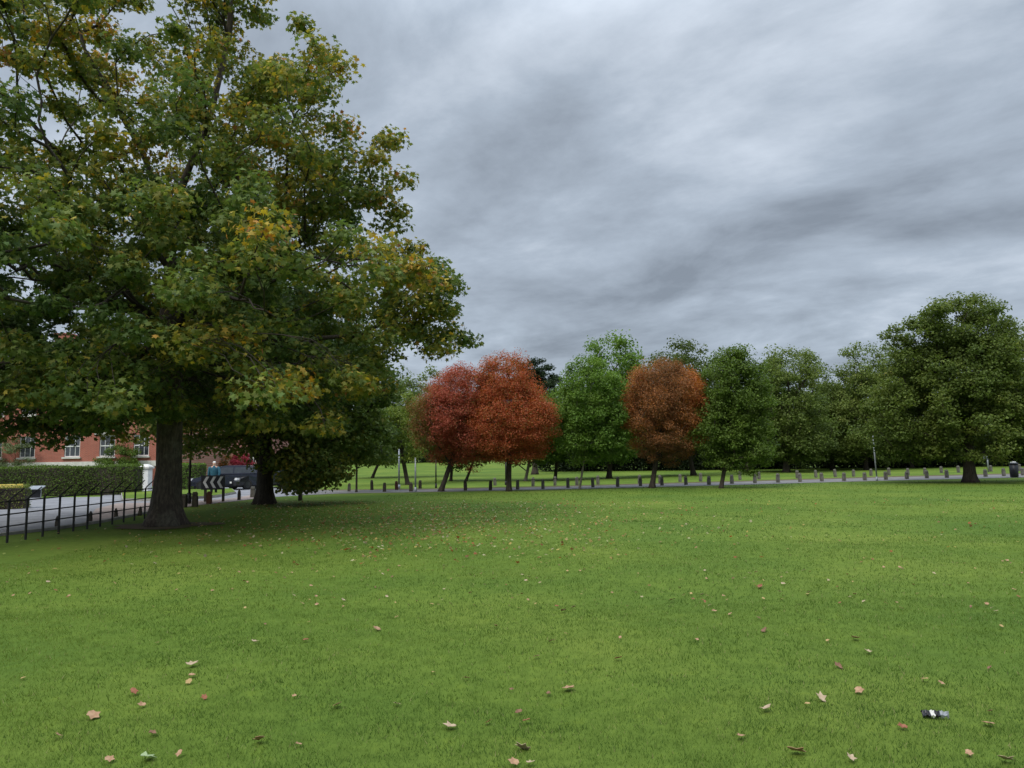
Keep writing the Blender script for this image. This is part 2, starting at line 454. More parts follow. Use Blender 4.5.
# raised grass island with kerb
isl = [G(*p) for p in [(121, 495), (160, 492.5), (232, 490.5), (236, 494), (215, 498), (180, 500.3), (150, 501.5), (122, 501.3)]]
mb = MB().prism([(p.x, p.y) for p in isl], 'z', 0, .12); tag(mb.build('island_kerb', M['kerb']), kind='structure')
cen = sum((p for p in isl), Vector()) / len(isl)
mb = MB().prism([tuple((cen + (p - cen) * .985)[:2]) for p in isl], 'z', .05, .135); tag(mb.build('island_grass', M['lawn']), kind='structure')
# kerb along the road by the lawn
ke = [G(*p) for p in [(-120, 554), (0, 536), (57, 529.3), (100, 522.8), (148, 513.2)]]
mb = MB()
for a, b in zip(ke, ke[1:]):
    d = (b - a).normalized(); nrm = Vector((-d.y, d.x, 0)) * .06
    o = [a - nrm, b - nrm, b + nrm, a + nrm]; mb.prism([(p.x, p.y) for p in o], 'z', -.02, .07)
tag(mb.build('kerb', M['kerb']), kind='structure')

# ------------------------------------------------------------------ grass blades
b0x, b0y = G(165, 526)[:2]
def grass():
    Ps = []
    for (y0, y1, dens, h, w) in ((2.9, 5.2, 4600, .024, .0034), (5.2, 8.5, 1900, .026, .005), (8.5, 14, 560, .03, .008), (14, 24, 130, .035, .014), (24, 40, 30, .04, .024)):
        half1 = y1 * .78 + 1.2; A = (y1 - y0) * 2 * half1; n = int(A * dens)
        y = rng.uniform(y0, y1, n); x = rng.uniform(-half1, half1, n)
        ok = np.abs(x) < y * .78 + 1.2
        # keep the blades off the road and the path
        ok &= ~((x < -8.6) & (y > 12.5) & (y - 12.5 > (x + 8.6) * -0.0)) | (np.hypot(x - b0x, y - b0y) < 0)
        ok &= np.hypot((x - b0x) / 1.5, (y - b0y) / 1.2) > rng.uniform(.45, 1.0, n)
        ok &= ~(y > 34 + .26 * np.maximum(0, x + 7))
        ok &= ~((y > 24) & (x < -10.5)); ok &= ~((y > 30) & (x < -6))
        x = x[ok]; y = y[ok]; n = len(x)
        Ps.append((x, y, np.full(n, h) * rng.uniform(.5, 1.4, n), np.full(n, w) * rng.uniform(.7, 1.3, n)))
    x, y, h, w = [np.concatenate(q) for q in zip(*Ps)]; n = len(x)
    P = np.stack([x, y, hgt(x, y) - .003], 1)
    clump = snoise(P * np.array([1, 1, 0]), 3.0, 5) * .5 + snoise(P * np.array([1, 1, 0]), 11.0, 6) * .25
    h = h * (1 + .35 * clump)
    a = rng.uniform(0, 6.283, n); sx = np.cos(a); sy = np.sin(a)
    la = rng.uniform(0, 6.283, n); ll = h * rng.uniform(.15, 1.1, n)
    S = np.stack([sx, sy, sx * 0], 1) * (w * .5)[:, None]
    tip = P + np.stack([np.cos(la) * ll, np.sin(la) * ll, h], 1)
    V = np.stack([P - S, P + S, tip], 1).reshape(-1, 3)
    t = .42 + .06 * np.sin((x * .8 + y * .6) * 2.1) + .3 * snoise(P * np.array([1, 1, 0]), .55, 9) + .2 * snoise(P * np.array([1, 1, 0]), 2.6, 10) + .14 * snoise(P * np.array([1, 1, 0]), 9.0, 12) + rng.normal(size=n) * .13
    t = np.where(rng.uniform(size=n) < .03, 1.1, t)
    c = colramp(t, [(0, (.036, .08, .015)), (.35, (.073, .128, .02)), (.65, (.12, .172, .027)), (.9, (.18, .212, .046)), (1.05, (.3, .26, .13))])
    o = np_mesh('grass', V, np.arange(3 * n, dtype=np.int32), 3, M['blade'], cols=np.repeat(c, 3, 0))
    tag(o, kind='stuff'); return o
grass()

# ------------------------------------------------------------------ fallen leaves
def leaf_mesh(k):
    r = random.Random(k)
    tv, tf, _ = leaf_tpl('maple'); curl = r.uniform(.1, .55); tw = r.uniform(-.5, .5)
    tv = tv.copy(); fill = r.uniform(.35, .8)
    for q in (1, 3, 5, 7, 9): tv[q, :2] = tv[q, :2] * (1 - .1 * fill)
    for q in (2, 4, 6, 8, 10):
        c0 = np.array([0, .4]); a_ = tv[q, :2]; n0 = (tv[q - 1, :2] + tv[1 + q % 10, :2]) / 2 if q < 10 else (tv[9, :2] + tv[1, :2]) / 2
        tv[q, :2] = a_ * (1 - fill) + n0 * fill * r.uniform(.9, 1.1)
    tv[:, 0] *= r.uniform(.6, 1.0)
    v = []
    for x, y, z in tv:
        y -= .4; z = .04 + curl * (x * x * 1.6) + (curl * .6) * y * y + tw * x * y * 1.2 + r.uniform(-.03, .05)
        v.append((x, y, max(z, .01)))
    # stem, and a thin underside so the leaf has a thickness
    n = len(v); v2 = v + [(a, b, c - .02) for a, b, c in v]
    f = [list(tf[i:i + 3]) for i in range(0, len(tf), 3)]; f2 = f + [[n + q for q in t[::-1]] for t in f]
    for i in range(10):
        a, b = 1 + i, 1 + (i + 1) % 10; f2.append([a, n + a, n + b, b])
    me = bpy.data.meshes.new('fallen_leaf'); me.from_pydata([tuple(map(float, q)) for q in v2], [], [[int(q) for q in t] for t in f2]); me.update(); return me
def drymat(name, a, b): return nmat(name, a, b, 2.5, .75, .2, .01, detail=4, spec=.2)
DRY = [drymat('dry_tan', (.24, .13, .07), (.38, .24, .14)), drymat('dry_brown', (.12, .06, .035), (.22, .125, .075)), drymat('dry_yellow', (.3, .2, .08), (.38, .27, .12)), drymat('dry_pale', (.3, .22, .14), (.42, .32, .21)), drymat('dry_red', (.17, .06, .03), (.26, .11, .06)), drymat('pale_green', (.2, .26, .12), (.3, .36, .2))]
LM = []
for k in range(12):
    me = leaf_mesh(k); me.materials.append(DRY[(0, 1, 3, 4, 0, 2)[k % 6]]); LM.append(me)
me_g = leaf_mesh(40); me_g.materials.append(DRY[5])
def put_leaf(px, py, size, me, label, group, w=None):
    p = G(px, py) if w is None else Vector((w[0], w[1], float(hgt(*w))))
    o = bpy.data.objects.new('fallen_leaf', me); COL.objects.link(o)
    o.location = p + Vector((0, 0, .022)); o.scale = (size,) * 3
    o.rotation_euler = (random.uniform(-.5, .5), random.uniform(-.5, .5), random.uniform(0, 6.28))
    if label.find('boat') >= 0: o.rotation_euler = (.75, .35, 2.4)
    tag(o, label, 'leaf', group); return o
big = [(192, 667, .105, 2, 'long pale tan fallen leaf on the lawn, the upper of two lying close together'),
       (192, 678, .07, 4, 'smaller tan fallen leaf just below the long pale one on the lawn'),
       (134, 695, .085, 3, 'dark reddish fallen leaf standing on edge in the lawn, left of centre'),
       (141, 708, .06, 0, 'little orange-tan fallen leaf just below the reddish upright one'),
       (94, 719, .1, 4, 'flat tan fallen leaf in the lower left of the lawn'),
       (58, 739, .06, 0, 'small pinkish tan fallen leaf nearest the lower left corner of the lawn'),
       (152, 736, .08, 1, 'brown curled fallen leaf in the lawn between two paler leaves at lower left'),
       (259, 744, .1, 0, 'large curled tan fallen leaf with a dark edge at lower left centre'),
       (337, 708, .075, 4, 'tan fallen leaf beside a dark blotch of grass, right of the large curled one'),
       (569, 691, .11, 4, 'largest light tan curled fallen leaf in the centre foreground of the lawn'),
       (548.5, 696.5, .07, 1, 'dark brown fallen leaf close to the left of the largest curled one'),
       (449.6, 730, .085, 2, 'flat pale cream fallen leaf in the lower centre of the lawn'),
       (522, 751, .1, 8, 'pale boat-shaped fallen leaf with an upright point, lower centre of the lawn'),
       (513, 766, .07, 4, 'reddish fallen leaf cut by the bottom edge of the photo'),
       (797.6, 756, .115, 0, 'large tan lobed fallen leaf at the bottom edge, right of centre'),
       (766.7, 712, .085, 2, 'pale folded fallen leaf above and left of the large lobed one'),
       (821, 701, .085, 2, 'pale pinkish fallen leaf standing level with the black wrapper'),
       (860, 694, .085, 4, 'tan fallen leaf with a red tip, left of the black wrapper'),
       (838, 668, .1, 1, 'wide brown fallen leaf lying flat in the right half of the lawn'),
       (988, 727, .08, 4, 'bright orange-tan fallen leaf just right of and below the black wrapper'),
       (990.7, 715, .05, 0, 'tiny orange fallen leaf right of the black wrapper'),
       (901.7, 730, .07, 3, 'red-brown fallen leaf just left of and below the black wrapper'),
       (1007, 764, .08, 2, 'pale fallen leaf in the lower right corner of the lawn'),
       (969.6, 757.5, .055, 4, 'little orange fallen leaf near the lower right corner'),
       (618, 661, .08, 3, 'dark red-brown fallen leaf right of and above the largest curled one'),
       (376.5, 631, .1, 4, 'pinkish brown fallen leaf alone in the left centre of the lawn'),
       (563.5, 612.5, .12, 1, 'long dark brown fallen leaf near the middle of the lawn'),
       (764.6, 632, .12, 1, 'flat dark brown fallen leaf right of the middle of the lawn'),
       (856, 641, .1, 0, 'round light tan fallen leaf in the right of the lawn'),
       (760, 588, .13, 3, 'long brown fallen leaf farthest up the right of the lawn')]
for x, y, s, k, lb in big: put_leaf(x, y, s * 1.25, LM[k], lb, 'fallen leaves on the lawn')
put_leaf(148, 761, .11, me_g, 'pale green fallen leaf at the lower left edge of the lawn', 'fallen leaves on the lawn')
small = [(13, 597), (253, 573), (284, 579), (302, 605), (309, 624), (265, 626), (157, 645), (306, 642), (255, 644), (110, 763), (294, 699), (204, 700), (23, 681), (298, 748), (179, 758), (188, 685), (397, 619), (432, 606), (496, 628), (527, 582), (620, 640), (433, 675), (397, 707), (489, 725), (518, 715), (526, 724), (552, 643), (566, 636), (649, 587), (466, 681), (512, 692), (531, 766), (536, 659), (697, 573), (714, 613), (730, 616), (759, 620), (820, 622), (697, 642), (828, 643), (868, 654), (807, 707), (741, 740), (924, 682), (941, 686), (990, 670), (1001, 628), (996, 613), (855, 571), (851, 762)]
LBL = 'small dry leaf lying loose in the lawn among many like it'
cnt = len(big) + 1
for x, y in small:
    put_leaf(x, y, random.uniform(.055, .09), random.choice(LM), LBL, 'small fallen leaves strewn over the lawn'); cnt += 1
pool = []
while len(pool) < 4600:
    if random.random() < .86:
        px = random.gauss(400, 130); py = 502 + abs(random.gauss(0, 24))
    else:
        px = random.uniform(0, 1024); py = 500 + random.random() ** 1.8 * 110
    if not (0 < px < 1030) or py > 640: continue
    if px < 190 and py < 530: continue
    # even out by area: fewer leaves very far away
    p = G(px, py)
    if p.y > 33: continue
    pool.append((p.y, p.x, px, py))
pool.sort()
while cnt < 300:
    q = pool.pop(0)
    put_leaf(0, 0, random.uniform(.045, .075), random.choice(LM), LBL, 'small fallen leaves strewn over the lawn', w=(q[1], q[0])); cnt += 1
n = len(pool); P = np.array([[q[1], q[0], float(hgt(q[1], q[0])) + .045] for q in pool])
N = unit(np.array([0, 0, 1.]) + .35 * rng.normal(size=(n, 3)))
cc = np.array([(.48, .3, .15), (.5, .36, .12), (.28, .15, .07), (.55, .46, .3), (.34, .12, .05), (.3, .34, .1)])[rng.integers(0, 6, n)]
o = scatter_leaves('fallen_leaves', P, N, rng.uniform(.035, .08, n), 'maple', cc * rng.uniform(.5, 1.0, n)[:, None], None, M['leaf']); tag(o, kind='stuff')

# ------------------------------------------------------------------ trees
GREEN = [(0, (.06, .095, .02)), (.4, (.1, .155, .028)), (.7, (.15, .215, .036)), (1, (.22, .28, .055))]
SYC = [(0, (.055, .095, .028)), (.35, (.095, .145, .036)), (.6, (.15, .185, .04)), (.78, (.23, .21, .042)), (.9, (.42, .33, .055)), (1.02, (.44, .22, .05)), (1.2, (.28, .12, .05))]
b0 = G(165, 526); Yt = b0.y
m_ = Yt / F
def Q(px, py, dy=0): p = PD(px, py, Yt + dy); return (p.x, p.y, p.z)
trunk = [b0, Q(168, 470), Q(171, 400), Q(170, 330), Q(170, 270), Q(172, 212), Q(190, 165), Q(212, 110, .5), Q(228, 40, .6), Q(232, 0, .6)]
limbs = [[Q(172, 212), Q(150, 170), Q(120, 110, -.6), Q(85, 50, -1), Q(60, -20, -1)],
         [Q(172, 225), Q(140, 200, .8), Q(95, 200, 1.2), Q(45, 215, 1.8), Q(-20, 205, 2)],
         [Q(172, 240), Q(235, 205, -1), Q(300, 208, -1.5), Q(370, 180, -1.5)],
         [Q(190, 165), Q(240, 150, 1), Q(275, 130, 1.4), Q(305, 115, 1)],
         [Q(170, 270), Q(240, 255, -.5), Q(330, 260, -.8), Q(420, 280, 0)],
         [Q(171, 300), Q(220, 290, -3), Q(265, 310, -5.2)],
         [Q(171, 310), Q(120, 290, -3), Q(90, 310, -5)],
         [Q(170, 300), Q(90, 290, 0), Q(10, 310, .5), Q(-90, 300, 0)]]
bl = px_blobs(Yt, [
    (138, 145, 238, 200, 0, .5), (225, -15, 70, 40, 0, 1.5), (140, 305, 318, 92, 0, .62), (190, 385, 205, 50, 0, .9), (20, 395, 110, 45, -1, 1.2),
    (275, 120, 90, 55, 0, .9), (366, 165, 42, 60, 0, 1.8), (385, 230, 40, 40, 0, 1.6), (250, 230, 120, 60, 1, .5), (420, 300, 46, 48, 0, 2.4), (440, 335, 26, 28, 0, 4), (30, 405, 110, 20, -1, 1.6), (55, 425, 45, 10, -.5, 3), (118, 436, 16, 16, -1, 8)])
# boughs reaching towards the viewer, and one away
for (px, py, rx, ry, dy) in ((270, 395, 75, 42, -5.5), (110, 385, 75, 40, -5.0), (90, 265, 75, 38, -5.0), (330, 385, 55, 48, -4), (200, 330, 80, 45, -4.5), (10, 380, 70, 40, -3.5), (165, 360, 60, 35, -5), (200, 280, 90, 40, 5), (270, 200, 60, 50, 4), (330, 440, 28, 34, -1), (165, 300, 70, 45, -3), (150, 350, 60, 30, -3), (235, 425, 45, 22, -3), (70, 400, 70, 26, -3), (50, 425, 55, 14, -1), (128, 424, 30, 20, -1), (310, 415, 45, 30, -3.5)):
    c = PD(px, py, Yt + dy); mm = (Yt + dy) / F
    bl.append(((c.x, c.y, c.z), (rx * mm, rx * mm * .8, ry * mm), .9))
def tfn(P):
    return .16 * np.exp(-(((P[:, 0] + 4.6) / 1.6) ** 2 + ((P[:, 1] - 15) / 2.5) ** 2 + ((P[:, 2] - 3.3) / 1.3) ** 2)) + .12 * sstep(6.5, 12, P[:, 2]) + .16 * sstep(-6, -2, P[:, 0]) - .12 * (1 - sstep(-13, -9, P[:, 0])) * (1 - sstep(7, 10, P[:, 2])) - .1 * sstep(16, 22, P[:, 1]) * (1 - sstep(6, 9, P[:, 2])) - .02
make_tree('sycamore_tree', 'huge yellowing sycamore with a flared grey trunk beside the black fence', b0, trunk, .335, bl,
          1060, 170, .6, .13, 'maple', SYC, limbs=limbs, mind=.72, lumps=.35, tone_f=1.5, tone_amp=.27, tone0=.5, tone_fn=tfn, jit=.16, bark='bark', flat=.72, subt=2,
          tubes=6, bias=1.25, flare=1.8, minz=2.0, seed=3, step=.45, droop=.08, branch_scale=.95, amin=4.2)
b1 = G(265, 504); Yt2 = b1.y
def Q2(px, py, dy=0): p = PD(px, py, Yt2 + dy); return (p.x, p.y, p.z)
make_tree('sycamore_tree', 'dark green sycamore with a straight dark trunk, behind and right of the huge one', b1,
          [b1, Q2(265, 470), Q2(266, 430), Q2(266, 390), Q2(268, 340), Q2(270, 300)], .29,
          px_blobs(Yt2, [(270, 370, 95, 75), (335, 400, 66, 55), (200, 400, 70, 50), (290, 320, 80, 55), (335, 425, 52, 40), (290, 435, 55, 28), (318, 462, 24, 28, -1, 6), (324, 480, 14, 14, -1, 14), (290, 458, 30, 16, 0, 5), (205, 435, 30, 20, 0, 1.3), (240, 440, 30, 14, -1, 1.5), (305, 474, 22, 13, -1, 12), (372, 432, 34, 32, 0, 1.5), (375, 340, 40, 60, 0, 1.2)]),
          330, 220, .8, .16, 'lobed', [(s[0], tuple(q * 1.0 for q in s[1])) for s in SYC], tone0=.5, tone_amp=.22, bark='bark_dark', flat=.75, subt=0, bias=1.4, minz=.35, seed=8, droop=.1)

def std(name, label, base, blobs, tr, nclump, per, rc, leaf, stops, seed, lean=0, kind='quad', topfrac=.75, **kw):
    base = Vector(base); Yb = base.y
    zt = max(b[0][2] + b[1][2] for b in blobs); zb = min(b[0][2] - b[1][2] for b in blobs)
    wsum = sum(b[1][0] for b in blobs); cx = sum(b[0][0] * b[1][0] for b in blobs) / wsum
    H = base.z + (zt - base.z) * topfrac
    pts = [base]
    k = 7
    for i in range(1, k + 1):
        u = i / k; pts.append(Vector((base.x + (cx - base.x) * min(1, u * 1.4) + lean * u * (1 - u), Yb, base.z + (H - base.z) * u)))
    return make_tree(name, label, tuple(base), [tuple(p) for p in pts], tr, blobs, nclump, per, rc, leaf, kind, stops, seed=seed, step=.7, **kw)

RED = [(0, (.15, .13, .03)), (.2, (.22, .11, .045)), (.5, (.37, .09, .056)), (.8, (.45, .13, .085)), (1.1, (.48, .21, .1))]
ORG = [(0, (.16, .14, .03)), (.2, (.24, .13, .04)), (.5, (.42, .105, .048)), (.8, (.48, .14, .065)), (1.1, (.48, .25, .08))]
RUST = [(0, (.12, .085, .035)), (.3, (.21, .105, .048)), (.6, (.34, .135, .05)), (.85, (.46, .19, .045)), (1.1, (.42, .08, .045))]
b = G(441, 491.5); Yr = b.y
std('red_tree', 'small round crimson tree with a leaning trunk, leftmost of the red trees', b,
    px_blobs(Yr, [(462, 413, 41, 49), (440, 420, 28, 40), (475, 435, 30, 34)]), .12, 380, 300, .5, .068, RED, 21, lean=.5, tone0=.5, tone_amp=.12, jit=.2,
    tone_f=.9, tone_fn=lambda P: -.5 * (1 - sstep(-4.7, -3.6, P[:, 0])), bias=1.5, flat=1.0, bark='bark_dark', mind=.5)
b = G(509, 491.3)
std('red_tree', 'orange red tree of two rounded lobes, taller, touching the crimson tree on its right', b,
    px_blobs(b.y, [(504, 388, 29, 36), (510, 420, 40, 42), (532, 422, 24, 40), (490, 425, 22, 36)]), .13, 380, 310, .5, .068, ORG, 22, tone0=.5, tone_amp=.13, jit=.2,
    tone_f=.9, bias=1.5, flat=1.0, mind=.5)
b = G(652, 488)
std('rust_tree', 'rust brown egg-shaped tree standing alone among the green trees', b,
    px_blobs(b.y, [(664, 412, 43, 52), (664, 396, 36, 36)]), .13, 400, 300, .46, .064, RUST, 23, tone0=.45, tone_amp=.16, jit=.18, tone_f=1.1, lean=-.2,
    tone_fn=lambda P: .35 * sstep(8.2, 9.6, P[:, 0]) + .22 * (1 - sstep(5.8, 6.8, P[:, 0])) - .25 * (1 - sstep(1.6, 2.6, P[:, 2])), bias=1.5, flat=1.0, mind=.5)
LG = [(0, (.055, .11, .02)), (.4, (.1, .18, .03)), (.7, (.14, .225, .04)), (1, (.2, .28, .055))]
b = G(579.5, 489.5)
std('young_tree', 'slender young tree with bright green leaves between the orange red and the rust tree', b,
    px_blobs(b.y, [(590, 408, 34, 52), (578, 425, 24, 38), (604, 430, 26, 32)]), .055, 260, 160, .48, .11, LG, 24, tone0=.55, tone_amp=.18, bias=1.5, flat=.8, bark='bark_pale')
b = G(721, 488.3)
std('young_tree', 'dark green young tree with a short straight trunk just right of the rust tree', b,
    px_blobs(b.y, [(731, 402, 30, 60), (722, 430, 26, 38), (746, 440, 26, 32), (745, 400, 28, 45)]), .1, 290, 170, .5, .11, GREEN, 25, tone0=.42, tone_amp=.16, bias=1.5, flat=.8)
b = G(970, 482.5); Yp = b.y
std('broad_tree', 'tallest broad tree on the right with a thick trunk at the lawn edge', b,
    px_blobs(Yp, [(965, 330, 44, 38, 0, 1.3), (915, 348, 26, 28, 0, 1.4), (938, 335, 36, 36, 0, 1.3), (950, 362, 54, 26, 0, 1.2), (965, 385, 62, 55), (925, 410, 50, 50), (1010, 400, 48, 60), (960, 430, 70, 32), (895, 425, 34, 34), (1035, 365, 36, 50), (1040, 430, 40, 34), (990, 335, 25, 35)]), .27, 620, 200, .62, .13,
    [(0, (.06, .09, .022)), (.4, (.1, .14, .028)), (.7, (.15, .18, .038)), (1, (.24, .2, .05))], 26, kind='lobed', tone0=.42, tone_amp=.2, bias=1.4, flat=.8, tone_fn=lambda P: .12 * sstep(23, 28, P[:, 0]), subt=0, lumps=.3)
# young tree left with pale foliage and others beyond the path
b = G(356.5, 492.3)
std('young_tree', 'thin-stemmed young tree with dark drooping leaves, right of the second sycamore', b,
    px_blobs(b.y, [(358, 425, 30, 42), (372, 440, 24, 26), (340, 438, 22, 26)]), .05, 70, 170, .6, .13, GREEN, 27, tone0=.2, tone_amp=.15, bias=1.3, flat=.7)
b = G(408, 484.8)
std('young_tree', 'light yellow-green tree just left of the crimson tree, beyond the path', b,
    px_blobs(b.y, [(396, 425, 28, 40), (412, 430, 22, 34), (384, 435, 20, 28)]), .13, 90, 170, .6, .13, [(0, (.07, .11, .02)), (.5, (.13, .18, .03)), (1, (.26, .26, .05))], 28, tone0=.5, tone_amp=.2, bias=1.3, flat=.7)

def far_tree(name, label, bx, by, blobs, tr, nclump, seed, stops=GREEN, tone0=.4, per=170, rc=.95, leaf=.19, **kw):
    b = G(bx, by)
    return std(name, label, b, px_blobs(b.y, blobs + [(blobs[0][0], 440 + (bx > 700) * 4, blobs[0][2] * 1.1, 18, 0, 1.5)]), tr * .62, int(nclump * 1.9), int(per * .75), rc * .88, leaf, stops, seed, tone0=tone0, tone_amp=.2, bias=1.5, flat=.85, group='trees beyond the path', lumps=.45, **kw)
OLV = [(0, (.07, .1, .026)), (.4, (.115, .16, .036)), (.7, (.165, .21, .05)), (1, (.24, .25, .065))]
far_tree('park_tree', 'thick-trunked green tree with a feathery top behind the slender bright green one', 609, 478.5, [(615, 380, 32, 46, 0, 2.0), (605, 420, 40, 42), (635, 400, 22, 40)], .3, 120, 31, LG, .45)
far_tree('park_tree', 'small tree whose straight trunk shows right of the crimson tree trunk', 451, 481, [(450, 430, 28, 36), (465, 440, 25, 28)], .17, 60, 32, GREEN, .25)
far_tree('park_tree', 'small tree with a slanting trunk between the crimson and orange red trees', 466, 481, [(480, 428, 26, 36), (470, 440, 26, 28)], .15, 60, 33, GREEN, .25, lean=1.0)
far_tree('park_tree', 'green tree with a pale trunk behind the orange red tree', 525.5, 481, [(530, 430, 34, 34), (548, 435, 28, 30)], .17, 80, 34, GREEN, .3, bark='bark_pale')
far_tree('park_tree', 'short green tree right of the orange red tree, its trunk in shade', 555, 480, [(556, 432, 30, 34), (570, 440, 25, 28)], .2, 70, 35, GREEN, .25)
far_tree('park_tree', 'dark olive tree whose rounded top shows behind the rust tree', 694, 475.5, [(682, 375, 32, 32, 0, 2.0), (690, 410, 46, 48), (655, 425, 35, 35)], .3, 120, 36, [(s[0], tuple(c * .7 for c in s[1])) for s in OLV], .45)
far_tree('park_tree', 'yellowish green tree with a leaning forked trunk right of the dark green young tree', 747, 472, [(770, 415, 36, 42), (782, 432, 28, 28), (752, 425, 28, 40)], .28, 110, 37, LG, .5, lean=-2.0)
far_tree('park_tree', 'tall green tree with an uneven top right of the dark green young tree', 786, 472.5, [(790, 372, 26, 30), (782, 405, 38, 46), (800, 430, 30, 34)], .4, 130, 38, OLV, .42)
far_tree('park_tree', 'olive green tree midway between the rust tree and the broad tree', 832, 470, [(835, 400, 28, 38), (828, 430, 36, 32), (845, 425, 26, 34)], .25, 110, 39, OLV, .3)
far_tree('park_tree', 'olive tree with a pointed pale top just left of the broad tree', 866, 470, [(862, 378, 24, 34), (868, 415, 38, 44), (850, 430, 28, 30), (884, 425, 24, 36), (885, 372, 18, 26)], .3, 150, 40, OLV, .55)
far_tree('park_tree', 'green tree partly hidden behind the left side of the broad tree', 912, 468, [(905, 385, 30, 40), (915, 425, 42, 34)], .3, 110, 41, OLV, .35)
far_tree('park_tree', 'tree behind the broad tree, cut by the right edge of the photo', 1030, 466, [(1030, 370, 40, 50), (1050, 410, 50, 50), (1015, 420, 40, 36)], .3, 130, 42, OLV, .3)
far_tree('park_tree', 'tree behind the lime-yellow tree left of the crimson one', 372, 478, [(385, 425, 44, 40), (410, 415, 34, 36), (430, 400, 26, 32)], .2, 100, 43, OLV, .45)
# conifer
b = G(535, 474.5)
std('cedar_tree', 'dark flat-topped evergreen rising between the orange red tree and the bright green one', b,
    px_blobs(b.y, [(536, 371, 17, 12), (528, 380, 22, 12), (540, 386, 24, 16), (536, 405, 26, 26)]), .25, 220, 110, .6, .17, [(0, (.015, .03, .012)), (.5, (.025, .042, .016)), (1, (.045, .06, .025))], 45, tone0=.4, bias=1.1, flat=.6)
# wood behind everything: far-off mass of trees and undergrowth
def mass(name, pts, zr, nclump, per, rc, leaf, stops, tone0, seed, depth=6, kind='quad'):
    global rng
    rng = np.random.default_rng(seed)
    A = np.array(pts, float); seg = np.linalg.norm(np.diff(A, axis=0), axis=1); cum = np.concatenate([[0], np.cumsum(seg)])
    s = rng.uniform(0, cum[-1], nclump); x = np.interp(s, cum, A[:, 0]); y = np.interp(s, cum, A[:, 1]) + rng.uniform(0, depth, nclump)
    top = zr[1] + (zr[1] - zr[0]) * .25 * snoise(np.stack([x, y * 0, x * 0], 1), .25, seed + 1)
    z = zr[0] + (top - zr[0]) * rng.uniform(size=nclump) ** .8
    C = np.stack([x, y, z + hgt(x, y)], 1); ci = np.repeat(np.arange(nclump), per)
    d = unit(rng.normal(size=(len(ci), 3))); P = C[ci] + d * rc * (rng.uniform(size=len(ci)) ** .5)[:, None]
    N = unit(np.array([0, 0, .5]) + .5 * d + .5 * rng.normal(size=P.shape))
    ok = P[:, 2] > hgt(P[:, 0], P[:, 1]) + .02; P, N, ci = P[ok], N[ok], ci[ok]
    t = tone0 + .2 * snoise(C, .3, seed + 2)[ci] + .1 * rng.normal(size=len(P))
    cols = colramp(t, stops) * rng.uniform(.8, 1.2, len(P))[:, None]
    return scatter_leaves(name, P, N, leaf * rng.uniform(.7, 1.3, len(P)), kind, cols, None, M['leaf'])
DK = [(0, (.01, .018, .008)), (.5, (.02, .033, .011)), (1, (.04, .056, .017))]  # dark evergreen greens, lowered further to paint in the shade under the canopy
o = mass('woodland', [(-45, 130), (-12, 120), (-8, 120)], (0, 5.5), 420, 70, 1.6, .42, DK, .4, 60, 8); tag(o, kind='stuff')
o = mass('woodland_edge', [(6, 76), (22, 73), (45, 69.5), (80, 74), (125, 80)], (2.6, 8.3), 2400, 80, 1.1, .26, OLV, .35, 61, 6); tag(o, kind='stuff')
o = mass('undergrowth', [(3, 78), (22, 74.5), (45, 71), (80, 75), (125, 81)], (0, 3.6), 3900, 90, .95, .25, DK, .3, 63, 7); tag(o, kind='stuff')
o = mass('distant_woodland', [(-75, 200), (-10, 205), (60, 190)], (0, 9), 900, 60, 2.4, .7, DK, .55, 62, 14); tag(o, kind='stuff')

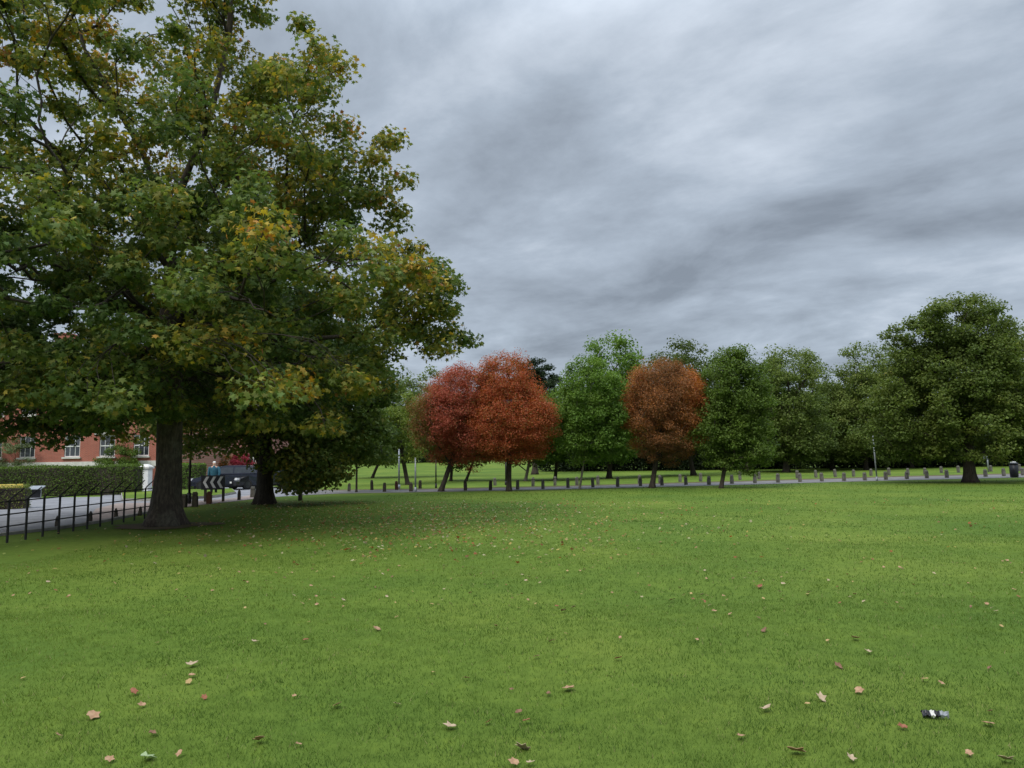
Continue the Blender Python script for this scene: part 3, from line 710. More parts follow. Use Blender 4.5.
# hedges and shrubs of the left side
def hedge(name, label, pts, h, depth, stops, tone0, seed, leaf=.07, dens=2600, cat='hedge'):
    global rng
    rng = np.random.default_rng(seed)
    root = empty(name, (pts[0][0], pts[0][1], 0)); tag(root, label, cat)
    base = np.array([pts[0][0], pts[0][1], 0.])
    A = np.array(pts, float); P = []; Nn = []
    core = MB()
    for a, b in zip(A[:-1], A[1:]):
        L = np.linalg.norm(b - a); d = (b - a) / L; nr = np.array([-d[1], d[0]])
        if nr[1] > 0: nr = -nr      # towards the camera
        def put(n, fu, fw, fz, nn):
            u = fu(n); w = fw(n); z = fz(n)
            w = w + .05 * np.sin(u * 2.1) * np.sign(w - depth / 2 + 1e-6); z = z + .04 * np.sin(u * 1.3 + seed) * (z / h)
            q = a[None] + d[None] * u[:, None] - nr[None] * w[:, None]
            P.append(np.concatenate([q, z[:, None]], 1)); Nn.append(np.tile(nn, (n, 1)))
        n1 = int(L * h * dens / 6); nf3 = np.array([nr[0], nr[1], .35])
        put(n1, lambda n: rng.uniform(0, L, n), lambda n: rng.normal(0, .045, n), lambda n: rng.uniform(0.03, h, n), nf3)
        n2 = int(L * depth * dens / 6)
        put(n2, lambda n: rng.uniform(0, L, n), lambda n: rng.uniform(0, depth, n), lambda n: np.full(n, h) + rng.normal(0, .04, n), np.array([0, 0, 1.]))
        for e in (0, L):
            n3 = int(h * depth * dens / 6)
            put(n3, lambda n: np.full(n, e) + rng.normal(0, .04, n), lambda n: rng.uniform(0, depth, n), lambda n: rng.uniform(0.03, h, n), np.array([d[0], d[1], .3]) * (1 if e else -1))
        c = [a - nr * .06, b - nr * .06, b - nr * (depth - .06), a - nr * (depth - .06)]
        core.prism([(p[0] - base[0], p[1] - base[1]) for p in c], 'z', -.05, h - .08)
    P = np.concatenate(P) - base; Nn = np.concatenate(Nn)
    N = unit(Nn + .7 * rng.normal(size=P.shape))
    t = tone0 + .22 * snoise(P, 1.2, seed) + .15 * rng.normal(size=len(P))
    cols = colramp(t, stops) * rng.uniform(.75, 1.25, len(P))[:, None]
    scatter_leaves('foliage', P, N, leaf * rng.uniform(.7, 1.3, len(P)), 'quad', cols, root, M['leaf'])
    core.build('twigs', M['bark_dark'], root)
    return root
def XY(px, py): p = G(px, py); return (p.x, p.y)
hedge('hedge', 'long clipped dark green hedge before the red brick house', [XY(-60, 498.5), XY(133, 494.7)], 1.55, 1.2, GREEN, .3, 71, .08)
hedge('hedge', 'short clipped light green hedge right of the sycamore trunk, beyond the road', [XY(172, 490), XY(200, 489.5)], 1.6, 1.0, LG, .45, 72, .08)
hedge('hedge', 'low leafy hedge under the yellow rail at the left edge', [XY(-60, 512), XY(24, 509)], .85, .9, OLV, .7, 73, .06)
def bush(label, bx, by, blobs, n, seed, stops, tone0, leaf=.1, name='shrub', rc=.4, per=200):
    b = G(bx, by)
    std(name, label, b, px_blobs(b.y, blobs), .05, n, per, rc, leaf, stops, seed, tone0=tone0, tone_amp=.2, bias=1.4, flat=.8, cat='shrub', minz=.05)
bush('big grey-green rounded bush at the left edge above the hedge', 4, 489, [(4, 460, 26, 24), (-20, 465, 26, 24)], 60, 81, [(0, (.05, .08, .03)), (.5, (.1, .14, .06)), (1, (.18, .22, .1))], .6)
bush('dark shrub below the second window of the brick house', 48, 486, [(48, 458, 15, 14), (45, 472, 16, 12)], 36, 82, GREEN, .4)
bush('drooping dark green shrub right of the house window with the pale lintel', 122, 487, [(122, 460, 14, 22), (112, 470, 20, 14), (133, 468, 12, 18)], 50, 83, GREEN, .35)
bush('small crimson maple shrub left of the second trunk', 243, 483, [(243, 462, 13, 9), (252, 468, 6, 6), (236, 466, 8, 6)], 40, 84, [(0, (.16, .02, .03)), (.5, (.3, .04, .06)), (1, (.4, .09, .1))], .5, rc=.3, per=140, name='maple_shrub')
bush('mixed green and orange shrub behind the parked cars', 230, 482, [(230, 466, 11, 10), (222, 470, 8, 7)], 36, 85, [(0, (.06, .1, .02)), (.5, (.12, .16, .04)), (.8, (.35, .12, .04)), (1.1, (.4, .08, .03))], .55)
bush('leafy olive shrub right of the second trunk, behind the last parked car', 287, 486, [(284, 466, 12, 14), (296, 470, 12, 12)], 40, 86, OLV, .5)

# ------------------------------------------------------------------ houses
def house(name, label, x0, x1, y, z1, depth, wins, wall, roof_h, band=None, lintels=(), storeys=((2.2, 3.75), (5.3, 6.8)), ww=1.15, door=None):
    root = empty(name, (x0, y, 0)); tag(root, label, 'house')
    L = x1 - x0
    xb = [0.0, L]; 
    for w in wins: xb += [w - ww / 2, w + ww / 2]
    zb = [-.1, z1]
    for a, b in storeys: zb += [a, b]
    xb = sorted(set(xb)); zb = sorted(set(zb))
    def inwin(cx, cz):
        return any(abs(cx - w) < ww / 2 for w in wins) and any(a < cz < b for a, b in storeys)
    v = []; f = []; vid = {}
    def vi(x, yy, z):
        k = (round(x, 4), round(yy, 4), round(z, 4))
        if k not in vid: vid[k] = len(v); v.append(k)
        return vid[k]
    for a, b in zip(xb, xb[1:]):
        for c, d in zip(zb, zb[1:]):
            if inwin((a + b) / 2, (c + d) / 2):
                for q in ([(a, c), (b, c)], [(b, c), (b, d)], [(b, d), (a, d)], [(a, d), (a, c)]):
                    (p0, r0), (p1, r1) = q; f.append([vi(p0, 0, r0), vi(p1, 0, r1), vi(p1, .16, r1), vi(p0, .16, r0)])
            else: f.append([vi(a, 0, c), vi(b, 0, c), vi(b, 0, d), vi(a, 0, d)])
    f.append([vi(0, 0, -.1), vi(0, 0, z1), vi(0, depth, z1), vi(0, depth, -.1)]); f.append([vi(L, 0, -.1), vi(L, depth, -.1), vi(L, depth, z1), vi(L, 0, z1)])
    f.append([vi(0, depth, -.1), vi(0, depth, z1), vi(L, depth, z1), vi(L, depth, -.1)])
    me = bpy.data.meshes.new('wall'); me.from_pydata(v, [], f); me.update(); link_mesh('wall', me, wall, root)
    rf = MB(); o = .4
    rf.v += [(-o, -o, z1), (L + o, -o, z1), (L + o, depth + o, z1), (-o, depth + o, z1), (depth * .35, depth / 2, z1 + roof_h), (L - depth * .35, depth / 2, z1 + roof_h)]
    rf.f += [[0, 1, 5, 4], [1, 2, 5], [2, 3, 4, 5], [3, 0, 4], [3, 2, 1, 0]]
    r = rf.build('roof', M['slate'], root)
    ch = MB().box(L * .3, L * .3 + 1.2, depth / 2 - .4, depth / 2 + .4, z1 + roof_h * .6, z1 + roof_h + 1.4).box(L * .3 - .06, L * .3 + 1.26, depth / 2 - .46, depth / 2 + .46, z1 + roof_h + 1.4, z1 + roof_h + 1.52).build('chimney', wall, r)
    MB().box(-.02, L + .02, -.12, 0 - .003, z1 - .25, z1 - .003).build('gutter', M['white'], root)
    if band: MB().box(-.03, L + .03, -.07, -.002, band[0], band[1]).build('stone_band', M['stone'], root)
    for w in wins:
        for (a, b) in storeys:
            fr = MB(); x0_, x1_ = w - ww / 2 + .003, w + ww / 2 - .003; t = .07; yy = .07
            fr.box(x0_, x0_ + t, yy, yy + .06, a + .003, b - .003).box(x1_ - t, x1_, yy, yy + .06, a + .003, b - .003)
            fr.box(x0_ + t, x1_ - t, yy, yy + .06, a + .003, a + t).box(x0_ + t, x1_ - t, yy, yy + .06, b - t, b - .003)
            zc = (a + b) / 2; fr.box(x0_ + t, x1_ - t, yy - .01, yy + .05, zc - .035, zc + .035)
            for k in (1, 2):
                xc = x0_ + (x1_ - x0_) * k / 3; fr.box(xc - .015, xc + .015, yy + .01, yy + .04, a + t, zc - .035).box(xc - .015, xc + .015, yy + .01, yy + .04, zc + .035, b - t)
            W = fr.build('window', M['white'], root)
            MB().box(x0_ + .02, x1_ - .02, yy + .025, yy + .035, a + .02, b - .02).build('pane', M['glass'], W)
            MB().box(x0_ - .1, x1_ + .1, -.12, .05, a - .12, a - .003).build('sill', M['stone'], W)
            if any(abs(w - q) < .1 for q in lintels): MB().box(x0_ - .35, x1_ + .35, -.1, -.003, b + .03, b + .22).build('lintel', M['stone'], W)
    return root
Yh = 52.0
hx0 = PD(-60, 450, Yh).x; hx1 = PD(182, 450, Yh).x
def wx(px): return PD(px, 450, Yh).x - hx0
house('brick_house', 'red brick house with white sash windows behind the long hedge at left', hx0, hx1, Yh, 7.4, 9, [wx(-40), wx(-6), wx(27), wx(72), wx(107), wx(141), wx(170)], M['brick'], 3.2,
      band=(1.45, 1.85), lintels=(wx(107),))
Yk = 70.0; kx0 = PD(188, 450, Yk).x; kx1 = PD(262, 450, Yk).x
house('brick_house', 'pinkish brick house with small white windows behind the parked cars', kx0, kx1, Yk, 7.0, 9, [PD(q, 450, Yk).x - kx0 for q in (198, 210, 217, 224, 240, 252)], M['brick_pink'], 3.0, storeys=((1.4, 2.6), (4.4, 5.6)), ww=.75)
# white gatepost
b = G(145.5, 491)
gp = empty('gate_pillar', b); tag(gp, 'white painted gate pillar at the end of the long hedge', 'pillar')
MB().box(-.26, .26, -.26, .26, -.05, 1.35).build('shaft', M['white'], gp, bevel=.01)
MB().box(-.33, .33, -.33, .33, 1.352, 1.46).box(-.3, .3, -.3, .3, 1.463, 1.62, taper=.2).build('cap', M['stone'], gp)

# ------------------------------------------------------------------ black estate fence
fp = [(7, 543), (30, 538.5), (49, 535), (66, 532.5), (83, 531), (96, 528.5), (107, 527), (118, 525), (128, 523), (136.5, 521.3), (144.5, 519.5)]
W0 = G(7, 543); W1 = G(144.5, 518.8)
fence = empty('iron_fence', (W0.x, W0.y, 0)); tag(fence, 'black iron rail fence with cranked post tops between the lawn and the road at left', 'fence')
NP = 11; dirf = (W1 - W0); dirf.z = 0; dirf /= (NP - 1); nf = Vector((-dirf.y, dirf.x, 0)).normalized()
if nf.x > 0: nf = -nf
def fpos(i): return dirf * i
side = dirf.normalized()
for i in range(-4, NP + 1):
    p = fpos(i); mb = MB()
    top = Vector((-.02, .35, 0)) if False else Vector((.16, .30, 0))
    mb.tube([p + Vector((0, 0, -.1)), p + Vector((0, 0, .93))], .026, 8)
    e = p + Vector((.13, .28, 1.18)); mb.tube([p + Vector((0, 0, .92)), p + Vector((.02, .05, .98)), e], [.02, .018, .012], 8)
    mb.build('post', M['iron'], fence)
for z in (.9, .62, .36):
    MB().tube([fpos(-4) + Vector((0, 0, z)), fpos(NP) + Vector((0, 0, z))], .015, 6).build('rail', M['iron'], fence)

# ------------------------------------------------------------------ bollards
def make_bollard(mat, h=.5, w=.17, name='bollard'):
    root = empty(name, (0, 0, 0)); s = w / 2
    mb = MB().box(-s, s, -s, s, -.1, h - .14); mb.build('post', mat, root, bevel=.012)
    mb = MB().box(-s * .86, s * .86, -s * .86, s * .86, h - .142, h - .1); mb.box(-s * 1.02, s * 1.02, -s * 1.02, s * 1.02, h - .102, h, taper=.035)
    mb.build('cap', mat, root, bevel=.008)
    return root
PB = {}
def bollard(px, py, label, group, mat='wood', h=.5, w=.17):
    k = (mat, h, w)
    if k not in PB: o = PB[k] = make_bollard(M[mat], h, w)
    else: o = copy_tree(PB[k])
    p = G(px, py); o.location = p; o.rotation_euler = (R(random.uniform(-2.5, 2.5)), R(random.uniform(-2.5, 2.5)), random.uniform(-.15, .25))
    o.scale = (1, 1, random.uniform(.93, 1.1))
    tag(o, label, 'bollard', group); return o
ORD = ['first', 'second', 'third', 'fourth', 'fifth', 'sixth', 'seventh', 'eighth', 'ninth', 'tenth']
LAND = [(356, 'thin dark-leaved young tree'), (441, 'crimson tree'), (509, 'orange red tree'), (580, 'slender bright green tree'), (653, 'rust tree'), (721, 'dark green young tree'), (875, 'grey metal pole'), (970, 'broad tree'), (1014.5, 'black litter bin')]
def row_labels(xs, fmt):
    out = []
    for x in xs:
        best = None
        for lx, ln in LAND:
            k = sum(1 for q in xs if (lx < q <= x) or (x <= q < lx)) if x != lx else 1
            side = 'right' if x > lx else 'left'
            key = (k, abs(x - lx))
            if best is None or key < best[0]: best = (key, ORD[min(k, 10) - 1], side, ln)
        out.append(fmt % (best[1], best[2], best[3]))
    return out
nr = [(384.4, 492), (411, 491.7), (465.6, 490.8), (490.4, 490.4), (517.7, 489.7), (543, 489), (568, 488), (593, 487.5), (617.6, 487), (640.5, 486.3), (662, 485.7), (686, 485), (709, 485), (732, 484), (755, 483.4), (778, 482.8), (800, 482.2), (822, 481.6), (844, 481.2), (865, 480.6), (886, 480), (907, 479.3), (927, 478.5), (947, 478), (985.7, 477), (1004, 476.3), (1023, 475.6)]
labs = row_labels([q[0] for q in nr], 'timber bollard in the near row, %s %s of the %s')
for (x, y), lb in zip(nr, labs):
    bollard(x, y, lb, 'nearer row of bollards along the path', 'wood_dark' if x < 500 else 'wood')
fr_ = [(372, 490), (396.6, 490), (420, 488.5), (495, 485.5), (533, 486.3), (555, 485.6), (577, 485.3), (598, 484.6), (639.5, 483.7), (660, 483.5), (680, 482), (700.6, 481.5), (740, 480), (759, 479.3), (797.5, 478.4), (816, 477.6), (835.4, 477), (853.6, 476.6), (871, 475.8), (889, 475.4), (908, 475), (925, 474.4), (941.5, 473), (958.6, 472.6), (991, 471.6), (1019.7, 471)]
labs = row_labels([q[0] for q in fr_], 'timber bollard in the far row, %s %s of the %s')
for (x, y), lb in zip(fr_, labs):
    bollard(x, y, lb, 'farther row of bollards across the path', 'wood_rust' if abs(x - 396.6) < 1 else ('wood_dark' if x < 450 else 'wood'))
for (x, y, m, h, w, lb) in ((183.8, 507.5, 'wood_dark', .52, .19, 'dark timber bollard nearest the right side of the sycamore trunk'),
                         (195, 507, 'wood_dark', .55, .2, 'stout grey bollard, second right of the sycamore trunk'),
                         (209, 504, 'wood_rust', .5, .19, 'red-brown timber bollard under the chevron sign'),
                         (239, 500.3, 'wood_dark', .45, .12, 'slim dark bollard midway between chevron sign and second trunk'),
                         (252.6, 497.6, 'wood', .48, .2, 'grey bollard touching the left of the second trunk'),
                         (284.5, 493.5, 'wood', .5, .24, 'broad mossy bollard just right of the second trunk'),
                         (309.5, 493, 'wood', .42, .22, 'pale bollard half hidden under the hanging leaves'),
                         (349, 491.5, 'wood', .4, .16, 'pale thin bollard left of the thin young tree stem')):
    bollard(x, y, lb, 'bollards beside the road', m, h, w)
for i, (x, y) in enumerate([(57, 527.6), (90, 522.6), (116, 519), (140, 515.6)]):
    bollard(x, y, 'short dark stump bollard behind the iron fence, %s from the left' % ORD[i], 'stump bollards behind the fence', 'wood_dark', .32, .09)

# ------------------------------------------------------------------ poles, bin, signs
def pole(name, label, px, py, h, r, mat, lean=(0, 0), extra=None, cat='pole'):
    p = G(px, py); root = empty(name, p); tag(root, label, cat)
    MB().tube([(0, 0, -.1), (0, 0, .25)], r * 1.5, 12).build('base_collar', mat, root, smooth=True)
    MB().tube([(0, 0, .25), (lean[0] * .5, 0, h / 2), (lean[0], 0, h)], [r, r, r * .8], 12).build('shaft', mat, root, smooth=True)
    MB().tube([(lean[0], 0, h), (lean[0], 0, h + .05)], [r * .95, r * .3], 12).build('cap', mat, root)
    return root
pole('metal_pole', 'slim grey metal pole between the olive tree and the broad tree', 877, 481, 2.6, .04, M['galv'], lean=(-.06, 0))
pole('metal_pole', 'pale metal pole just left of the yellow-green tree trunk', 399, 489, 2.2, .05, M['galv'])
pole('metal_pole', 'thin pale pole right of the yellow-green tree trunk', 415.5, 492, 1.7, .045, M['galv'])
pole('metal_pole', 'thin pole beyond the path left of the orange red tree trunk', 436, 488, 1.6, .04, M['iron'])
pole('metal_pole', 'dark post left of the orange red trunk, beyond the path', 506, 485, 1.7, .05, M['iron'])
pole('wooden_post', 'short dark wooden post right of the second trunk', 300.2, 500.5, .75, .06, M['wood_dark'], cat='post')
# street lamp
p = G(189, 504); lp = empty('street_lamp', p); tag(lp, 'thin black street lamp just right of the sycamore trunk', 'street lamp')
MB().tube([(0, 0, -.1), (0, 0, .45)], .09, 12).build('base', M['iron'], lp, smooth=True)
MB().tube([(0, 0, .45), (0, 0, 4.3)], [.05, .035], 10).build('shaft', M['iron'], lp, smooth=True)
MB().tube([(0, 0, 4.3), (0, 0, 4.34), (0, 0, 4.62), (0, 0, 4.75)], [.08, .12, .17, .05], 8).build('lantern', M['lamp'], lp)
MB().tube([(0, 0, 4.62), (0, 0, 4.66), (0, 0, 4.82)], [.19, .19, .03], 8).build('lantern_roof', M['iron'], lp)
# sign post at the right
p = G(988.5, 472); sp = empty('sign_post', p); tag(sp, 'pale pole with a small grey plate behind the broad tree', 'sign')
MB().tube([(0, 0, -.1), (0, 0, 1.5)], .055, 10).build('shaft', M['galv'], sp, smooth=True)
MB().box(-.85, -.0, -.075, -.06, 1.02, 1.2).build('plate', M['galv'], sp, bevel=.004)
# litter bin
p = G(1014.5, 477.6); bn = empty('litter_bin', p); tag(bn, 'black round litter bin with a pale top near the right edge', 'litter bin')
MB().tube([(0, 0, .03), (0, 0, .08), (0, 0, .8)], [.2, .22, .24], 16).build('body', M['black'], bn, smooth=True)
MB().tube([(0, 0, -.03), (0, 0, .03)], .18, 16).build('base', M['stone'], bn)
MB().tube([(0, 0, .8), (0, 0, .84), (0, 0, .9)], [.26, .26, .2], 16).build('lid', M['black'], bn)
MB().tube([(0, 0, .9), (0, 0, .96)], [.16, .12], 16).build('lid_top', M['stone'], bn)
# yellow rail
a = G(-60, 511); b_ = G(28, 508)
yr = empty('barrier', (b_.x, b_.y, 0)); tag(yr, 'yellow painted barrier rail above the low hedge at the left edge', 'barrier')
dv = a - b_; dv.z = 0; zz = PD(14, 486.5, (a.y + b_.y) / 2 - .3).z
u = dv.normalized(); nn = Vector((-u.y, u.x, 0)) * .09; o0 = Vector((0, -.3, 0))
q = [o0 + nn, o0 - nn, o0 + dv - nn, o0 + dv + nn]
MB().prism([(t.x, t.y) for t in q], 'z', zz - .07, zz + .08).build('rail', M['yellow'], yr, bevel=.015)
for s in (.25, .8):
    c = o0 + dv * s; MB().box(c.x - .05, c.x + .05, c.y - .05, c.y + .05, -.1, zz - .072).build('post', M['wood_dark'], yr)
# angled info board
p = G(35, 499.5); ib = empty('information_board', p); tag(ib, 'small grey-topped slanted board on two thin pale legs before the hedge', 'board')
for s in (-.28, .28): MB().tube([(s, 0, -.08), (s, 0, .5)], .018, 8).build('leg', M['galv'], ib)
MB().prism([(-.16, .48), (-.16, .52), (.2, .66), (.2, .62)], 'x', -.36, .36).build('top', M['galv'], ib)
MB().box(-.26, .26, .02, .05, .08, .5).build('back_panel', M['black'], ib)
# chevron sign
p = G(209.5, 502.5); cs_ = empty('chevron_sign', p + Vector((0, .3, 0))); tag(cs_, 'black road sign with three white chevrons pointing left, beside the lamp', 'road sign')
for s in (-.34, .42): MB().box(s - .045, s + .045, .02, .11, -.1, .98).build('post', M['wood_dark'], cs_)
MB().box(-.5, .5, -.02, .018, .52, 1.12).build('board', M['black'], cs_, bevel=.006)
mb = MB()
for k in range(3):
    x = -.42 + k * .3; mb.prism([(x, .83), (x + .14, 1.07), (x + .26, 1.07), (x + .12, .83), (x + .26, .59), (x + .14, .59)], 'y', -.028, -.0215)
mb.build('chevrons', M['white'], cs_)

# ------------------------------------------------------------------ cars
def make_car(label, name, paint, loc, rz, L=4.2, W=1.74, H=1.46):
    root = empty(name, loc, rz); tag(root, label, 'car', 'cars parked beyond the road')
    # side profile (x forward)
    low = [(-L / 2, .42), (-L / 2 + .02, .72), (-L / 2 + .12, .95), (-L * .3, .97), (L * .18, .93), (L * .36, .84), (L / 2 - .1, .7), (L / 2, .5), (L / 2 - .03, .27), (-L / 2 + .06, .27)]
    body = bmesh.new()
    n = 9; rings = []
    for j in range(n):
        t = j / (n - 1) * 2 - 1; y = t * W / 2; k = 1 - .06 * abs(t) ** 4
        rings.append([body.verts.new((x * k, y * (1 if z > .3 else .97) * (1 - .06 * max(0, z - .5)), z - .04 * abs(t) ** 4 * (1 if z > .5 else 0))) for x, z in low])
    m = len(low)
    for a, b in zip(rings, rings[1:]):
        for i in range(m): body.faces.new([a[i], a[(i + 1) % m], b[(i + 1) % m], b[i]])
    body.faces.new(rings[0][::-1]); body.faces.new(rings[-1])
    bmesh.ops.recalc_face_normals(body, faces=body.faces)
    me = bpy.data.meshes.new('body'); body.to_mesh(me); body.free()
    bo = link_mesh('body', me, paint, root)
    # greenhouse
    def gh(name, prof, y0, inset, mat, par):
        mb = MB(); k = len(prof); w0, w1 = y0, y0 - inset
        zmax = max(p[1] for p in prof); zmin = min(p[1] for p in prof)
        for s in (-1, 1):
            for x, z in prof: mb.v.append((x, s * (w0 + (w1 - w0) * (z - zmin) / (zmax - zmin)), z))
        for i in range(k): j = (i + 1) % k; mb.f.append([i, j, k + j, k + i])
        mb.f += [list(range(k))[::-1], list(range(k, 2 * k))]
        return mb.build(name, mat, par)
    cab = [(-L * .46, .955), (-L * .38, H - .1), (-L * .26, H - .01), (0, H), (L * .06, H - .04), (L * .24, .935)]
    gh('cabin', cab, W / 2 - .06, .14, paint, root)
    def side_win(xa, xb, xc, xd, s):
        z0, z1_ = 1.0, H - .12
        def yy(z): return s * (W / 2 - .06 - .14 * (z - .935) / (H - .935) + .006)
        v = [(xa, yy(z0), z0), (xb, yy(z0), z0), (xc, yy(z1_), z1_), (xd, yy(z1_), z1_)]
        mb = MB(); mb.v = v + [(x, y - s * .01, z) for x, y, z in v]; mb.f = [[0, 1, 2, 3], [7, 6, 5, 4], [0, 4, 5, 1], [1, 5, 6, 2], [2, 6, 7, 3], [3, 7, 4, 0]]
        mb.build('side_window', M['glass'], root)
    for s in (-1, 1):
        side_win(-L * .43, -L * .12, -L * .12, -L * .37, s); side_win(-L * .1, L * .19, L * .05, -L * .1, s)
    def cross(name, xa, za, xb, zb, mat, off):
        mb = MB(); v = []
        for x, z in ((xa, za), (xb, zb)):
            hw = W / 2 - .1 - .14 * (z - .935) / (H - .935)
            v += [(x, -hw, z), (x, hw, z)]
        mb.v = v + [(x + off[0], y, z + off[1]) for x, y, z in v]
        mb.f = [[0, 1, 3, 2], [4, 6, 7, 5], [0, 4, 5, 1], [1, 5, 7, 3], [3, 7, 6, 2], [2, 6, 4, 0]]
        mb.build(name, mat, root)
    cross('windscreen', L * .232, .955, L * .075, H - .06, M['skyglass'], (.012, .012))
    cross('rear_window', -L * .452, 1.0, -L * .385, H - .12, M['skyglass'], (-.014, .008))
    for sx in (-L * .3, L * .32):
        for s in (-1, 1):
            w = empty('wheel', (sx, s * (W / 2 - .1), .31)); w.parent = root
            MB().tube([(0, -.1, 0), (0, -.09, 0), (0, .09, 0), (0, .1, 0)], [.26, .31, .31, .26], 24).build('tyre', M['rubber'], w, smooth=False)
            mb = MB().tube([(0, s * .1, 0), (0, s * .112, 0)], .2, 16); mb.build('rim', M['rim'], w)
    for s in (-1, 1):
        MB().box(L / 2 - .22, L / 2 - .045, s * .62 - .16, s * .62 + .16, .58, .72, taper=.02).build('headlight', M['lamp'], root, bevel=.01)
        MB().box(-L / 2 - .01, -L / 2 + .12, s * .68 - .12, s * .68 + .12, .7, .9, taper=.015).build('tail_light', M['redlens'], root, bevel=.01)
        MB().box(L * .17, L * .2, min(s * (W / 2 - .06), s * (W / 2 + .12)), max(s * (W / 2 - .06), s * (W / 2 + .12)), 1.0, 1.12).build('door_mirror', paint, root, bevel=.01)
        MB().box(-L * .06, L * .0, min(s * (W / 2 - .02), s * (W / 2 + .01)), max(s * (W / 2 - .02), s * (W / 2 + .01)), .84, .87).build('door_handle', M['rim'], root)
    MB().box(L / 2 - .03, L / 2 + .012, -.26, .26, .4, .5).build('number_plate', M['white'], root)
    MB().box(-L / 2 + .3, L / 2 - .3, -W / 2 + .1, W / 2 - .1, .16, .28).build('underbody', M['black'], root)
    return root
c1 = G(229, 489.6); make_car('long dark navy car parked side-on behind the chevron sign', 'parked_car', M['navy'], c1, R(186))
c2 = G(259, 488.8); make_car('dark car with a bright reflecting windscreen, half behind the second trunk', 'parked_car', M['blackpaint'], c2 + Vector((-.1, .3, 0)), R(232), L=4.0)
c3 = G(273, 487.8); make_car('black car showing right of the second trunk', 'parked_car', M['blackpaint'], c3, R(238), L=4.1)

# ------------------------------------------------------------------ person
def skin_obj(name, verts, edges, radii, mat, parent, root_i=0, sub=2):
    me = bpy.data.meshes.new(name); me.from_pydata(verts, edges, [])
    o = bpy.data.objects.new(name, me); COL.objects.link(o)
    md = o.modifiers.new('skin', 'SKIN'); md.use_smooth_shade = True
    sk = me.skin_vertices[0].data if me.skin_vertices else None
    if sk is None:
        bm = bmesh.new(); bm.from_mesh(me); bm.verts.layers.skin.verify(); bm.to_mesh(me); bm.free(); sk = me.skin_vertices[0].data
    for i, r in enumerate(radii): sk[i].radius = (r, r) if not isinstance(r, tuple) else r; sk[i].use_root = (i == root_i)
    s = o.modifiers.new('sub', 'SUBSURF'); s.levels = sub; s.render_levels = sub
    dg = bpy.context.evaluated_depsgraph_get(); dg.update(); ev = o.evaluated_get(dg); m2 = bpy.data.meshes.new_from_object(ev)
    bpy.data.objects.remove(o); m2.name = name
    m2.materials.clear(); m2.materials.append(mat)
    for p_ in m2.polygons: p_.use_smooth = True
    q = bpy.data.objects.new(name, m2); COL.objects.link(q); q.parent = parent; return q
pp = G(213.5, 495.3)
pr = empty('person', pp, R(20)); tag(pr, 'white-haired person in a teal blue jacket walking behind the chevron sign', 'person')
V_ = [(0, 0, .92), (0, .01, 1.1), (0, .0, 1.32), (0, 0, 1.44), (0, -.01, 1.5), (0, -.02, 1.58), (0, -.02, 1.66),
      (-.09, 0, .9), (-.1, -.08, .5), (-.1, .02, .09), (-.1, -.12, .05), (.09, 0, .9), (.1, .1, .5), (.1, .24, .1), (.1, .13, .05),
      (-.18, 0, 1.38), (-.24, .06, 1.12), (-.24, -.06, .9), (-.24, -.1, .82), (.18, 0, 1.38), (.24, -.04, 1.12), (.22, -.2, .95), (.21, -.26, .89)]
E_ = [(0, 1), (1, 2), (2, 3), (3, 4), (4, 5), (5, 6), (0, 7), (7, 8), (8, 9), (9, 10), (0, 11), (11, 12), (12, 13), (13, 14), (3, 15), (15, 16), (16, 17), (17, 18), (3, 19), (19, 20), (20, 21), (21, 22)]
Rr = [.13, .12, .14, .08, .055, .085, .075, .09, .06, .042, .035, .09, .06, .042, .035, .055, .042, .032, .03, .055, .042, .032, .03]
skin_obj('body', V_, E_, Rr, M['skin'], pr)
mb = MB(); NS = 16; rings = [(.80, .185, .15), (.95, .18, .145), (1.1, .185, .145), (1.28, .215, .15), (1.38, .215, .135), (1.44, .13, .1), (1.49, .075, .08)]
for z, rx, ry in rings:
    for k in range(NS):
        a_ = 6.28318 * k / NS; mb.v.append((rx * math.cos(a_), ry * math.sin(a_) * (1 + .05 * math.sin(3 * a_ + z * 9)), z))
for i_ in range(len(rings) - 1):
    for k in range(NS): mb.f.append([i_ * NS + k, i_ * NS + (k + 1) % NS, (i_ + 1) * NS + (k + 1) % NS, (i_ + 1) * NS + k])
mb.tube([(-.14, 0, 1.4), (-.2, 0, 1.38), (-.25, .06, 1.12), (-.25, -.05, .92)], [.06, .085, .068, .052], 10)
mb.tube([(.14, 0, 1.4), (.2, 0, 1.38), (.25, -.03, 1.12), (.23, -.18, .96)], [.06, .085, .068, .052], 10)
mb.build('jacket', M['jacket'], pr, smooth=True)
J = [0, 7, 8, 9, 11, 12, 13]; jm = {v: i for i, v in enumerate(J)}
skin_obj('trousers', [V_[i] for i in J], [(jm[a], jm[b]) for a, b in E_ if a in jm and b in jm], [Rr[i] + .02 for i in J], M['trousers'], pr)
skin_obj('hair', [(0, .02, 1.6), (0, .01, 1.68), (0, -.01, 1.71)], [(0, 1), (1, 2)], [.085, .09, .06], M['hair'], pr)
for f0 in (9, 13):
    x, y, z = V_[f0]; skin_obj('shoe', [(x, y + .03, .06), (x, y - .06, .05), (x, y - .17, .04)], [(0, 1), (1, 2)], [.055, .05, .04], M['black'], pr, sub=1)

